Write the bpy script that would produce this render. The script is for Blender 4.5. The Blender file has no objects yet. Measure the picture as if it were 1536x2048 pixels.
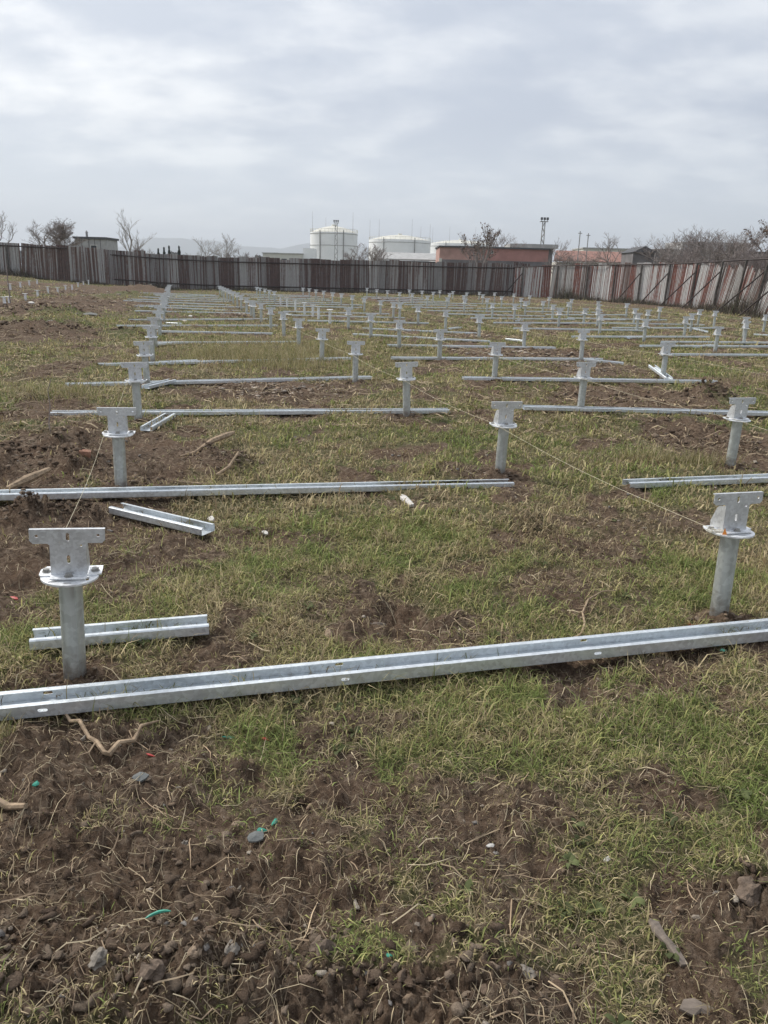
import bpy, bmesh, math, random
import numpy as np
from mathutils import Matrix, Vector, Euler

R = math.radians
scene = bpy.context.scene
COL = scene.collection

# ------------------------------------------------------------------ camera
PITCH, ROLL, CAM_H, F_PX = 0.299, 0.0266, 1.6, 1538.0
cam_d = bpy.data.cameras.new('camera')
cam_d.sensor_fit = 'HORIZONTAL'
cam_d.sensor_width = 36.0
cam_d.lens = F_PX / 1536.0 * 36.0
cam_d.clip_start = 0.05
cam_d.clip_end = 12000.0
cam = bpy.data.objects.new('camera', cam_d)
COL.objects.link(cam)
fw = Vector((0, math.cos(PITCH), -math.sin(PITCH)))
up0 = Vector((0, math.sin(PITCH), math.cos(PITCH)))
rt0 = Vector((1, 0, 0))
cr, sr = math.cos(ROLL), math.sin(ROLL)
rt = rt0 * cr + up0 * sr
up = up0 * cr - rt0 * sr
M = Matrix((rt, up, -fw)).transposed().to_4x4()
M.translation = (0, 0, CAM_H)
cam.matrix_world = M
scene.camera = cam

# ------------------------------------------------------------------ sky and sun
SUN_EL, SUN_AZ = R(42), R(-58)          # azimuth from +Y towards +X: ahead and to the left
sun_dir = Vector((math.sin(SUN_AZ) * math.cos(SUN_EL), math.cos(SUN_AZ) * math.cos(SUN_EL), math.sin(SUN_EL)))
world = bpy.data.worlds.new('World')
scene.world = world
world.use_nodes = True
wn = world.node_tree
wn.nodes.clear()


def N(nt, typ, **kw):
    n = nt.nodes.new(typ)
    for k, v in kw.items():
        if k.startswith('i_'):
            n.inputs[k[2:].replace('_', ' ')].default_value = v
        else:
            setattr(n, k, v)
    return n


def L(nt, a, b):
    nt.links.new(a, b)


def math_node(nt, op, a, b=None, clamp=False):
    n = nt.nodes.new('ShaderNodeMath')
    n.operation = op
    n.use_clamp = clamp
    for i, v in enumerate((a, b)):
        if v is None:
            continue
        if isinstance(v, (int, float)):
            n.inputs[i].default_value = v
        else:
            nt.links.new(v, n.inputs[i])
    return n.outputs[0]


def ramp(nt, fac, stops):
    n = nt.nodes.new('ShaderNodeValToRGB')
    e = n.color_ramp.elements
    while len(e) < len(stops):
        e.new(0.5)
    for el, (p, c) in zip(e, stops):
        el.position = p
        el.color = (c, c, c, 1) if isinstance(c, (int, float)) else (*c, 1)
    nt.links.new(fac, n.inputs[0])
    return n.outputs[0]


def mix(nt, fac, a, b, blend='MIX'):
    n = nt.nodes.new('ShaderNodeMix')
    n.data_type = 'RGBA'
    n.blend_type = blend
    for sock, v in ((n.inputs[0], fac), (n.inputs[6], a), (n.inputs[7], b)):
        if isinstance(v, (int, float)):
            sock.default_value = v
        elif isinstance(v, tuple):
            sock.default_value = (*v, 1) if len(v) == 3 else v
        else:
            nt.links.new(v, sock)
    return n.outputs[2]


sky = N(wn, 'ShaderNodeTexSky', sky_type='NISHITA', sun_disc=False)
sky.sun_elevation = SUN_EL
sky.sun_rotation = SUN_AZ
sky.altitude = 300
sky.air_density = 1.0
sky.dust_density = 2.0
tc = N(wn, 'ShaderNodeTexCoord')
sep = N(wn, 'ShaderNodeSeparateXYZ')
L(wn, tc.outputs['Generated'], sep.inputs[0])
zc = math_node(wn, 'ADD', math_node(wn, 'MAXIMUM', sep.outputs[2], 0.0), 0.26)
uu = math_node(wn, 'DIVIDE', sep.outputs[0], zc)
vv = math_node(wn, 'DIVIDE', sep.outputs[1], zc)
cmb = N(wn, 'ShaderNodeCombineXYZ')
L(wn, uu, cmb.inputs[0])
L(wn, vv, cmb.inputs[1])
n1 = N(wn, 'ShaderNodeTexNoise', i_Scale=1.7, i_Detail=6.0, i_Roughness=0.5, i_Distortion=0.2)
n2 = N(wn, 'ShaderNodeTexNoise', i_Scale=5.5, i_Detail=6.0, i_Roughness=0.56, i_Distortion=0.1)
mp1 = N(wn, 'ShaderNodeMapping')
mp1.inputs['Location'].default_value = (3.1, 1.4, 0)
mp1.inputs['Scale'].default_value = (0.85, 1.15, 1)
L(wn, cmb.outputs[0], mp1.inputs[0])
L(wn, mp1.outputs[0], n1.inputs['Vector'])
L(wn, mp1.outputs[0], n2.inputs['Vector'])
# the cloud deck: thin places let the veiled sun through, thick ones are blue grey
dn = N(wn, 'ShaderNodeVectorMath', operation='NORMALIZE')
L(wn, tc.outputs['Generated'], dn.inputs[0])
dp = N(wn, 'ShaderNodeVectorMath', operation='DOT_PRODUCT')
L(wn, dn.outputs[0], dp.inputs[0])
dp.inputs[1].default_value = sun_dir
tow = math_node(wn, 'MAXIMUM', dp.outputs['Value'], 0.0)
glow = math_node(wn, 'POWER', tow, 3.0)
dens = math_node(wn, 'ADD', math_node(wn, 'MULTIPLY', n1.outputs[0], 0.6), math_node(wn, 'MULTIPLY', n2.outputs[0], 0.4))
thin = ramp(wn, dens, [(0.38, 1.0), (0.44, 0.66), (0.50, 0.25), (0.57, 0.0)])
cloud = mix(wn, thin, (0.245, 0.270, 0.318), (0.38, 0.396, 0.42))
veil = mix(wn, math_node(wn, 'MULTIPLY', glow, 1.6, clamp=True), cloud, mix(wn, thin, (0.34, 0.36, 0.392), (0.60, 0.592, 0.575)))
# thin bright air near the horizon
hz = ramp(wn, sep.outputs[2], [(0.0, 1.0), (0.07, 0.7), (0.17, 0.0)])
veil2 = mix(wn, math_node(wn, 'MULTIPLY', hz, 0.75), veil, (0.395, 0.43, 0.458))
skym = mix(wn, 1.0, sky.outputs[0], (0.08, 0.08, 0.08), 'MULTIPLY')
tot = mix(wn, 0.93, skym, veil2)
bg = N(wn, 'ShaderNodeBackground')
bg.inputs['Strength'].default_value = 1.0
L(wn, tot, bg.inputs['Color'])
wo = N(wn, 'ShaderNodeOutputWorld')
L(wn, bg.outputs[0], wo.inputs[0])

sun_l = bpy.data.lights.new('sun', 'SUN')
sun_l.energy = 1.5
sun_l.angle = R(12)
sun_l.color = (1.0, 0.965, 0.91)
sun_o = bpy.data.objects.new('sun', sun_l)
COL.objects.link(sun_o)
sun_o.rotation_euler = sun_dir.to_track_quat('Z', 'Y').to_euler()

scene.view_settings.view_transform = 'Standard'
scene.view_settings.look = 'None'
scene.view_settings.gamma = 1.0
scene.view_settings.use_curve_mapping = False
scene.view_settings.exposure = 1.22
scene.render.engine = 'CYCLES'
scene.cycles.max_bounces = 6
scene.cycles.transparent_max_bounces = 8
scene.cycles.volume_bounces = 0

# ------------------------------------------------------------------ helpers
rng = np.random.default_rng(7)
random.seed(7)
ANG = 0.26                                  # the post rows run this far left of +Y
CV = np.array([-math.sin(ANG), math.cos(ANG)])
NV = np.array([math.cos(ANG), math.sin(ANG)])

_perm = np.random.default_rng(3).permutation(512).astype(np.int64)
_grad = np.random.default_rng(4).uniform(0, 2 * np.pi, 512)


def noise(x, y, seed=0):
    x = np.asarray(x, float) + seed * 17.31
    y = np.asarray(y, float) + seed * 9.77
    xi, yi = np.floor(x).astype(np.int64), np.floor(y).astype(np.int64)
    xf, yf = x - xi, y - yi
    u, v = xf * xf * xf * (xf * (xf * 6 - 15) + 10), yf * yf * yf * (yf * (yf * 6 - 15) + 10)

    def g(ix, iy, dx, dy):
        a = _grad[_perm[(_perm[ix & 511] + iy) & 511]]
        return np.cos(a) * dx + np.sin(a) * dy
    a, b = g(xi, yi, xf, yf), g(xi + 1, yi, xf - 1, yf)
    c, d = g(xi, yi + 1, xf, yf - 1), g(xi + 1, yi + 1, xf - 1, yf - 1)
    return (a + (b - a) * u) * (1 - v) + (c + (d - c) * u) * v


def fbm(x, y, seed=0, oct=4, gain=0.5):
    s, a, f = 0, 1.0, 1.0
    for i in range(oct):
        s = s + a * noise(x * f, y * f, seed + i * 3)
        a *= gain
        f *= 2.03
    return s


def sstep(a, b, x):
    t = np.clip((x - a) / (b - a), 0, 1)
    return t * t * (3 - 2 * t)


# bare-earth patches: centre x, y, half widths, strength
DIRT = [(-0.66,1.64,0.71,0.42,1),(0.10,1.34,0.55,0.16,.9),(-0.87,2.18,0.53,0.34,1),(0.27,1.98,0.35,0.29,.8),(0.94,2.14,0.25,0.13,.8),(0.93,1.66,0.2,0.10,.9),(0.33,1.56,0.25,0.07,.5),(-1.98,3.96,0.30,1.17,1),(-1.42,2.70,0.17,0.23,.6),(-3.02,6.64,1.04,1.61,1),(-1.93,6.55,0.70,1.08,.9),(-2.31,4.85,0.44,0.47,1),(-0.01,3.52,0.38,0.30,.95),(0.26,3.36,0.46,0.24,.85),(0.98,3.82,0.46,0.45,.72),(1.30,4.57,0.42,0.38,.72),(0.81,6.34,0.4,0.33,.65),(3.54,8.17,0.83,1.23,1),(3.41,11.29,1.44,1.52,.9),(-1.51,10.82,1.29,1.18,1),(3.20,17.68,1.75,2.17,1),(3.77,14.52,1.08,1.49,.9),(-12.05,28.52,1.95,10.77,1),(-8.29,18.11,1.67,3.12,.9),(-5.29,12.71,0.44,1.59,.8),(-4.01,8.57,0.63,0.67,.8),(-17.0,49.32,2.77,15.05,.8),(-21.61,47.85,1.92,11.46,.8),(-0.11,2.53,0.30,0.14,.6),(0.23,5.40,0.36,0.28,.6),(-0.69,4.60,0.5,0.3,.65),(-0.70,2.93,0.3,0.2,.6),(0.5,4.1,0.3,0.2,.6),(2.1,5.2,0.3,0.3,.6),(-0.4,3.9,0.3,0.2,.5),(-5.54,63.41,2.81,11.71,.7),(0.02,54.29,2.02,6.58,.7),(10.04,64.01,5.39,11.92,.6),(22.43,57.65,9.39,12.01,.8),(2.32,22.48,0.89,1.17,.8),(5.70,26.29,0.90,1.33,.7),(1.38,5.03,0.70,0.28,.55),(-5.89,30.22,1.03,2.09,.7)]
for _k in range(5):                          # earth disturbed round the feet of the nearer posts
    for _t in (-0.484, 2.577, 4.866):
        _p = CV * (3.03 + 2.863 * _k) + NV * _t
        DIRT.append((float(_p[0]), float(_p[1]) - 0.04, 0.20, 0.17, 0.95))
# heaps of thrown-up soil: x, y, radius, height
HEAP = [(-2.28,4.78,0.22,0.11),(-1.95,4.82,0.16,0.08),(4.75,11.3,0.40,0.15),(-1.3,6.45,0.26,0.08),(-1.55,6.65,0.2,0.05),(0.94,4.87,0.22,0.05),(-0.30,1.45,0.16,0.04),(-0.55,1.38,0.20,0.045),(-0.8,1.36,0.2,0.035),(-0.08,1.42,0.14,0.035),(0.2,1.40,0.2,0.03),(1.05,1.72,0.14,0.05),(-2.6,6.2,0.3,0.10),(-3.2,6.0,0.4,0.08),(-3.0,7.0,0.35,0.10),(-1.02,2.42,0.1,0.03),(-1.28,2.32,0.12,0.02),(-1.9,6.1,0.2,0.06),(-6.5,19.5,0.8,0.10),(-8.5,19,1.2,0.15),(-10.5,25,1.2,0.15),(-9.2,22,0.9,0.10),(-12.5,33,1.3,0.15),(-14,44,1.6,0.2),(-17,55,2.2,0.3),(0.1,3.52,0.25,-0.05),(0.5,6.3,0.3,0.06),(3.4,8.4,0.6,-0.06)]
for _k in range(3):
    for _t in (-0.484, 2.577, 4.866):
        _p = CV * (3.03 + 2.863 * _k) + NV * _t
        HEAP.append((float(_p[0]) + 0.03, float(_p[1]) + 0.05, 0.10, 0.014))


def dirt_mask(x, y):
    x = np.asarray(x, float)
    y = np.asarray(y, float)
    sc = np.maximum(1.0, np.hypot(x, y) / 3.0)
    wx = fbm(x * 1.6 / sc ** .5, y * 1.6 / sc ** .5, 11, 4)
    wy = fbm(x * 6.0 / sc ** .6, y * 6.0 / sc ** .6, 12, 3)
    m = np.zeros_like(x)
    for cx, cy, rx, ry, w in DIRT:
        q = np.nonzero((np.abs(x - cx) < 2.3 * rx) & (np.abs(y - cy) < 2.3 * ry))
        if not len(q[0]):
            continue
        d = np.sqrt(((x[q] - cx) / rx) ** 2 + ((y[q] - cy) / ry) ** 2)
        m[q] = np.maximum(m[q], w * (1 - sstep(0.35, 1.45, d + 0.5 * wx[q] + 0.5 * wy[q])))
    bg_ = sstep(0.14, 0.46, fbm(x * 0.55, y * 0.55, 21, 5) + 0.25 * wy) * 0.75
    sp = fbm(x * 2.2 / sc ** .4, y * 2.2 / sc ** .4, 22, 4)
    bg_ = np.maximum(bg_, sstep(0.18, 0.42, sp) * 0.8)
    worn = 1 - sstep(1.75, 2.5, y + 0.5 * wx)
    m = np.maximum(m, worn * np.clip(0.34 + 0.9 * fbm(x * 3.3, y * 3.3, 23, 4), 0, 0.9) * (np.hypot(x, y) < 6))
    return np.clip(np.maximum(m, bg_), 0, 1)


def height(x, y, m=None):
    x = np.asarray(x, float)
    y = np.asarray(y, float)
    if m is None:
        m = dirt_mask(x, y)
    r = np.hypot(x, y)
    t = x * NV[0] + y * NV[1]
    s = x * CV[0] + y * CV[1]
    z = 0.075 * np.maximum(0, -t - 1.0 + 0.8 * fbm(x * .3, y * .3, 5, 2)) * sstep(12, 30, s) * (1 - sstep(95, 140, r))
    z = np.minimum(z, 0.95)
    near = 1 - sstep(60, 90, r)
    z = z + near * (0.045 * fbm(x * 0.5, y * 0.5, 31, 3) + 0.02 * fbm(x * 2.1, y * 2.1, 32, 3))
    fine = 1 - sstep(6, 16, r)
    clod = 0.25 + 0.75 * fbm(x * 8, y * 8, 33, 5, 0.62)
    clod2 = 0.45 - np.abs(fbm(x * 24, y * 24, 34, 4, 0.65))
    clod3 = 0.4 - np.abs(fbm(x * 58, y * 58, 37, 2, 0.6))
    z = z + m * (0.040 * clod + 0.024 * clod2 * fine + 0.014 * clod3 * fine - 0.026)
    z = z + (1 - m) * 0.010 * fbm(x * 14, y * 14, 35, 2) * fine
    z = z + m * near * 0.085 * np.maximum(-0.12, fbm(x * 3.2, y * 3.2, 38, 4, 0.58))
    mid = sstep(8, 14, r) * near
    z = z + mid * m * 0.10 * np.abs(fbm(x * 1.9, y * 1.9, 36, 3))
    for hx, hy, hr, hh in HEAP:
        q = np.nonzero((np.abs(x - hx) < 3 * hr) & (np.abs(y - hy) < 3 * hr))
        if not len(q[0]):
            continue
        d2 = ((x[q] - hx) ** 2 + (y[q] - hy) ** 2) / hr ** 2
        k = np.exp(-d2 * 1.3)
        z[q] = z[q] + hh * k * (1 + 1.5 * np.abs(fbm(x[q] * 5 / hr ** .7, y[q] * 5 / hr ** .7, 41, 4, 0.62)))
    return z


def hz_at(x, y):
    return float(height(np.array([x]), np.array([y]))[0])


def tag(o, label=None, cat=None, group=None, kind=None):
    if label:
        o['label'] = label
    if cat:
        o['category'] = cat
    if group:
        o['group'] = group
    if kind:
        o['kind'] = kind
    return o


def link(o, parent=None):
    COL.objects.link(o)
    if parent is not None:
        o.parent = parent
    return o


def empty(name, loc, rotz=0.0):
    o = bpy.data.objects.new(name, None)
    o.empty_display_size = 0.1
    o.location = loc
    o.rotation_euler = (0, 0, rotz)
    return link(o)


class MB:
    def __init__(self):
        self.v, self.f = [], []

    def add(self, v, f, mat=None):
        b = len(self.v)
        for p in v:
            p = Vector(p)
            self.v.append(tuple(mat @ p) if mat is not None else tuple(p))
        self.f += [tuple(i + b for i in q) for q in f]
        return self

    def box(self, x0, x1, y0, y1, z0, z1, mat=None):
        v = [(x, y, z) for z in (z0, z1) for y in (y0, y1) for x in (x0, x1)]
        return self.add(v, [(0, 2, 3, 1), (4, 5, 7, 6), (0, 1, 5, 4), (2, 6, 7, 3), (0, 4, 6, 2), (1, 3, 7, 5)], mat)

    def cyl(self, r0, r1, z0, z1, n=16, cx=0, cy=0, cap=True, mat=None, rot=0.0):
        v = []
        for z, r in ((z0, r0), (z1, r1)):
            v += [(cx + r * math.cos(2 * math.pi * i / n + rot), cy + r * math.sin(2 * math.pi * i / n + rot), z) for i in range(n)]
        f = [(i, (i + 1) % n, n + (i + 1) % n, n + i) for i in range(n)]
        if cap:
            f += [tuple(range(n - 1, -1, -1)), tuple(range(n, 2 * n))]
        return self.add(v, f, mat)

    def tube(self, pts, radii, n=6):
        pts = [Vector(p) for p in pts]
        if isinstance(radii, (int, float)):
            radii = [radii] * len(pts)
        b = len(self.v)
        for i, p in enumerate(pts):
            d = (pts[min(i + 1, len(pts) - 1)] - pts[max(i - 1, 0)])
            d = d.normalized() if d.length > 1e-9 else Vector((0, 0, 1))
            a = Vector((0, 0, 1)) if abs(d.z) < 0.9 else Vector((1, 0, 0))
            u = d.cross(a).normalized()
            w = d.cross(u)
            for k in range(n):
                t = 2 * math.pi * k / n
                self.v.append(tuple(p + (u * math.cos(t) + w * math.sin(t)) * radii[i]))
        for i in range(len(pts) - 1):
            for k in range(n):
                a0, a1 = b + i * n + k, b + i * n + (k + 1) % n
                self.f.append((a0, a1, a1 + n, a0 + n))
        self.f.append(tuple(b + k for k in range(n - 1, -1, -1)))
        self.f.append(tuple(b + (len(pts) - 1) * n + k for k in range(n)))
        return self

    def mesh(self, name, mat=None, smooth=False):
        me = bpy.data.meshes.new(name)
        me.from_pydata(self.v, [], self.f)
        if mat is not None:
            me.materials.append(mat)
        if smooth:
            me.polygons.foreach_set('use_smooth', [True] * len(me.polygons))
            try:
                me.set_sharp_from_angle(angle=R(40))
            except Exception:
                pass
        me.update()
        return me

    def build(self, name, mat=None, parent=None, smooth=False, loc=None, rot=None):
        o = bpy.data.objects.new(name, self.mesh(name, mat, smooth))
        if loc is not None:
            o.location = loc
        if rot is not None:
            o.rotation_euler = rot
        return link(o, parent)


def plate(outline, holes, th):
    """a flat plate with real holes, in its own XY plane, thickness along Z"""
    cu = bpy.data.curves.new('outline', 'CURVE')
    cu.dimensions = '2D'
    cu.fill_mode = 'BOTH'
    cu.extrude = th / 2
    for poly in [outline] + holes:
        sp = cu.splines.new('POLY')
        sp.points.add(len(poly) - 1)
        for p, q in zip(sp.points, poly):
            p.co = (q[0], q[1], 0, 1)
        sp.use_cyclic_u = True
    o = bpy.data.objects.new('outline', cu)
    COL.objects.link(o)
    dg = bpy.context.evaluated_depsgraph_get()
    me = bpy.data.meshes.new_from_object(o.evaluated_get(dg))
    v = [tuple(q.co) for q in me.vertices]
    f = [tuple(p.vertices) for p in me.polygons]
    bpy.data.objects.remove(o)
    bpy.data.meshes.remove(me)
    bpy.data.curves.remove(cu)
    return v, f


def circ(cx, cy, r, n=10):
    return [(cx + r * math.cos(2 * math.pi * i / n), cy + r * math.sin(2 * math.pi * i / n)) for i in range(n)]


def slot(cx, cy, w, h, n=5):
    """rounded slot w wide, h high"""
    r = min(w, h) / 2
    pts = []
    if h >= w:
        for i in range(n + 1):
            a = math.pi * i / n
            pts.append((cx + r * math.cos(a), cy + h / 2 - r + r * math.sin(a)))
        for i in range(n + 1):
            a = math.pi + math.pi * i / n
            pts.append((cx + r * math.cos(a), cy - h / 2 + r + r * math.sin(a)))
    else:
        for i in range(n + 1):
            a = -math.pi / 2 + math.pi * i / n
            pts.append((cx + w / 2 - r + r * math.cos(a), cy + r * math.sin(a)))
        for i in range(n + 1):
            a = math.pi / 2 + math.pi * i / n
            pts.append((cx - w / 2 + r + r * math.cos(a), cy + r * math.sin(a)))
    return pts


def np_mesh(name, verts, faces_flat, loop_tot, mat, color=None, smooth=False):
    me = bpy.data.meshes.new(name)
    nv, nf = len(verts), len(loop_tot)
    me.vertices.add(nv)
    me.vertices.foreach_set('co', np.ascontiguousarray(verts, dtype=np.float32).ravel())
    me.loops.add(len(faces_flat))
    me.loops.foreach_set('vertex_index', np.ascontiguousarray(faces_flat, dtype=np.int32))
    me.polygons.add(nf)
    st = np.zeros(nf, np.int32)
    st[1:] = np.cumsum(loop_tot)[:-1]
    me.polygons.foreach_set('loop_start', st)
    if smooth:
        me.polygons.foreach_set('use_smooth', np.ones(nf, bool))
    if color is not None:
        at = me.color_attributes.new('tint', 'FLOAT_COLOR', 'POINT')
        c4 = np.ones((nv, 4), np.float32)
        c4[:, :3] = color
        at.data.foreach_set('color', c4.ravel())
    me.materials.append(mat)
    me.update(calc_edges=True)
    me.validate()
    return me


# ------------------------------------------------------------------ materials
def new_mat(name):
    m = bpy.data.materials.new(name)
    m.use_nodes = True
    nt = m.node_tree
    b = nt.nodes['Principled BSDF']
    return m, nt, b


def simple(name, col, rough=0.8, metal=0.0, var=0.25, scale=8.0, spec=0.3, bump=0.0, stretch=(1, 1, 1)):
    m, nt, b = new_mat(name)
    tcn = N(nt, 'ShaderNodeTexCoord')
    mp = N(nt, 'ShaderNodeMapping')
    mp.inputs['Scale'].default_value = stretch
    L(nt, tcn.outputs['Object'], mp.inputs[0])
    nz = N(nt, 'ShaderNodeTexNoise', i_Scale=scale, i_Detail=6.0, i_Roughness=0.6)
    L(nt, mp.outputs[0], nz.inputs['Vector'])
    lo = tuple(c * (1 - var) for c in col)
    hi = tuple(min(1, c * (1 + var)) for c in col)
    c = ramp(nt, nz.outputs[0], [(0.3, lo), (0.7, hi)])
    L(nt, c, b.inputs['Base Color'])
    b.inputs['Roughness'].default_value = rough
    b.inputs['Metallic'].default_value = metal
    b.inputs['Specular IOR Level'].default_value = spec
    if bump:
        bp = N(nt, 'ShaderNodeBump', i_Strength=bump, i_Distance=0.02)
        L(nt, nz.outputs[0], bp.inputs['Height'])
        L(nt, bp.outputs[0], b.inputs['Normal'])
    return m


def galvanised(name, base, rough, spangle=60.0, dirt=0.0, streak=None):
    m, nt, b = new_mat(name)
    tcn = N(nt, 'ShaderNodeTexCoord')
    oi = N(nt, 'ShaderNodeObjectInfo')
    off = N(nt, 'ShaderNodeVectorMath', operation='ADD')
    L(nt, tcn.outputs['Object'], off.inputs[0])
    cx = N(nt, 'ShaderNodeCombineXYZ')
    L(nt, math_node(nt, 'MULTIPLY', oi.outputs['Random'], 40.0), cx.inputs[0])
    L(nt, cx.outputs[0], off.inputs[1])
    vo = N(nt, 'ShaderNodeTexVoronoi', i_Scale=spangle)
    L(nt, off.outputs[0], vo.inputs['Vector'])
    nz = N(nt, 'ShaderNodeTexNoise', i_Scale=9.0, i_Detail=6.0, i_Roughness=0.65)
    if streak:
        mps = N(nt, 'ShaderNodeMapping')
        mps.inputs['Scale'].default_value = streak
        L(nt, off.outputs[0], mps.inputs[0])
        L(nt, mps.outputs[0], nz.inputs['Vector'])
    else:
        L(nt, off.outputs[0], nz.inputs['Vector'])
    sepc = N(nt, 'ShaderNodeSeparateColor')
    L(nt, vo.outputs['Color'], sepc.inputs[0])
    sp = math_node(nt, 'ADD', math_node(nt, 'MULTIPLY', sepc.outputs[0], 0.3), math_node(nt, 'MULTIPLY', nz.outputs[0], 0.7))
    c = ramp(nt, sp, [(0.25, tuple(v * 0.80 for v in base)), (0.5, base), (0.75, tuple(min(1, v * 1.18) for v in base))])
    if dirt:
        # splashes of soil near the foot of each post
        sz = N(nt, 'ShaderNodeSeparateXYZ')
        L(nt, tcn.outputs['Object'], sz.inputs[0])
        nd = N(nt, 'ShaderNodeTexNoise', i_Scale=22.0, i_Detail=5.0, i_Roughness=0.7)
        L(nt, off.outputs[0], nd.inputs['Vector'])
        lev = math_node(nt, 'SUBTRACT', math_node(nt, 'MULTIPLY', nd.outputs[0], 0.34), sz.outputs[2])
        msk = ramp(nt, lev, [(0.06, 0.0), (0.22, 1.0)])
        c = mix(nt, math_node(nt, 'MULTIPLY', msk, dirt), c, (0.16, 0.12, 0.09))
    L(nt, c, b.inputs['Base Color'])
    b.inputs['Metallic'].default_value = 0.62
    rr = math_node(nt, 'ADD', math_node(nt, 'MULTIPLY', sp, 0.3), rough - 0.12)
    L(nt, rr, b.inputs['Roughness'])
    bp = N(nt, 'ShaderNodeBump', i_Strength=0.12, i_Distance=0.004)
    L(nt, nz.outputs[0], bp.inputs['Height'])
    L(nt, bp.outputs[0], b.inputs['Normal'])
    return m


M_HEAD = galvanised('galvanised_bracket', (0.66, 0.67, 0.68), 0.45, 90)
M_PLATE = galvanised('galvanised_plate', (0.82, 0.83, 0.84), 0.5, 70)
M_PIPE = galvanised('galvanised_pipe', (0.52, 0.545, 0.53), 0.44, 45, dirt=0.9, streak=(4.0, 4.0, 0.5))
M_BEAM = galvanised('galvanised_channel', (0.70, 0.735, 0.755), 0.36, 70, streak=(0.35, 3.0, 3.0))
M_BOLT = galvanised('zinc_bolt', (0.36, 0.35, 0.33), 0.5, 60)


def tint_mat(name, rough=0.85, trans=0.0, spec=0.2, bump=False):
    m, nt, b = new_mat(name)
    at = N(nt, 'ShaderNodeAttribute', attribute_name='tint')
    L(nt, at.outputs['Color'], b.inputs['Base Color'])
    b.inputs['Roughness'].default_value = rough
    b.inputs['Specular IOR Level'].default_value = spec
    if bump:
        tcx = N(nt, 'ShaderNodeTexCoord')
        nx_ = N(nt, 'ShaderNodeTexNoise', i_Scale=260.0, i_Detail=4.0, i_Roughness=0.7)
        L(nt, tcx.outputs['Object'], nx_.inputs['Vector'])
        bq = N(nt, 'ShaderNodeBump', i_Strength=0.9, i_Distance=0.006)
        L(nt, nx_.outputs[0], bq.inputs['Height'])
        L(nt, bq.outputs[0], b.inputs['Normal'])
        L(nt, mix(nt, 1.0, at.outputs['Color'], ramp(nt, nx_.outputs[0], [(0.3, 0.6), (0.7, 1.25)]), 'MULTIPLY'), b.inputs['Base Color'])
    if trans:
        td = N(nt, 'ShaderNodeBsdfTranslucent')
        L(nt, at.outputs['Color'], td.inputs['Color'])
        ms = N(nt, 'ShaderNodeMixShader')
        ms.inputs[0].default_value = trans
        L(nt, b.outputs[0], ms.inputs[1])
        L(nt, td.outputs[0], ms.inputs[2])
        L(nt, ms.outputs[0], nt.nodes['Material Output'].inputs['Surface'])
    return m


M_BLADE = tint_mat('grass_blades', 0.7, 0.3)
M_STRAW = tint_mat('dry_strands', 0.85)
M_CLOD = tint_mat('soil_clods', 0.95, spec=0.1, bump=True)
M_TWIG = simple('grey_brown_bark', (0.26, 0.22, 0.20), 0.9, var=0.3, scale=3)
M_TWIG2 = simple('pale_bark', (0.36, 0.33, 0.30), 0.9, var=0.3, scale=3)

# the ground: soil where the turf is broken, thatch elsewhere (vertex mask made from the same layout as the turf)
m, nt, b = new_mat('earth_and_turf')
M_GROUND = m
at = N(nt, 'ShaderNodeAttribute', attribute_name='bare')
tcn = N(nt, 'ShaderNodeTexCoord')
na = N(nt, 'ShaderNodeTexNoise', i_Scale=2.2, i_Detail=8.0, i_Roughness=0.65)
nb = N(nt, 'ShaderNodeTexNoise', i_Scale=28.0, i_Detail=8.0, i_Roughness=0.7)
ncs = N(nt, 'ShaderNodeTexNoise', i_Scale=120.0, i_Detail=5.0, i_Roughness=0.7)
nd = N(nt, 'ShaderNodeTexNoise', i_Scale=0.35, i_Detail=6.0, i_Roughness=0.6)
for q in (na, nb, ncs, nd):
    L(nt, tcn.outputs['Object'], q.inputs['Vector'])
soil = ramp(nt, nb.outputs[0], [(0.32, (0.043, 0.029, 0.020)), (0.5, (0.130, 0.091, 0.063)), (0.68, (0.270, 0.208, 0.152))])
soil = mix(nt, math_node(nt, 'MULTIPLY', ramp(nt, na.outputs[0], [(0.42, 0.0), (0.7, 1.0)]), 0.5), soil, (0.158, 0.099, 0.063))
specks = ramp(nt, ncs.outputs[0], [(0.66, 0.0), (0.74, 1.0)])
soil = mix(nt, math_node(nt, 'MULTIPLY', specks, 0.45), soil, (0.312, 0.260, 0.195))
th = ramp(nt, nb.outputs[0], [(0.30, (0.050, 0.042, 0.024)), (0.5, (0.135, 0.115, 0.060)), (0.72, (0.290, 0.245, 0.140))])
th2 = ramp(nt, nb.outputs[0], [(0.30, (0.045, 0.050, 0.022)), (0.55, (0.120, 0.130, 0.055)), (0.78, (0.230, 0.225, 0.105))])
th = mix(nt, ramp(nt, nd.outputs[0], [(0.4, 0.0), (0.6, 1.0)]), th, th2)  # thatch tones darkened to include the shade between the blades
edge = math_node(nt, 'ADD', at.outputs['Fac'], math_node(nt, 'MULTIPLY', math_node(nt, 'SUBTRACT', nb.outputs[0], 0.5), 0.9))
msk = ramp(nt, edge, [(0.32, 0.0), (0.58, 1.0)])
L(nt, mix(nt, msk, th, soil), b.inputs['Base Color'])
b.inputs['Roughness'].default_value = 0.97
b.inputs['Specular IOR Level'].default_value = 0.12
bh = math_node(nt, 'ADD', nb.outputs[0], math_node(nt, 'MULTIPLY', ncs.outputs[0], 0.5))
bp = N(nt, 'ShaderNodeBump', i_Strength=1.0, i_Distance=0.026)
L(nt, bh, bp.inputs['Height'])
L(nt, bp.outputs[0], b.inputs['Normal'])


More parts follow.
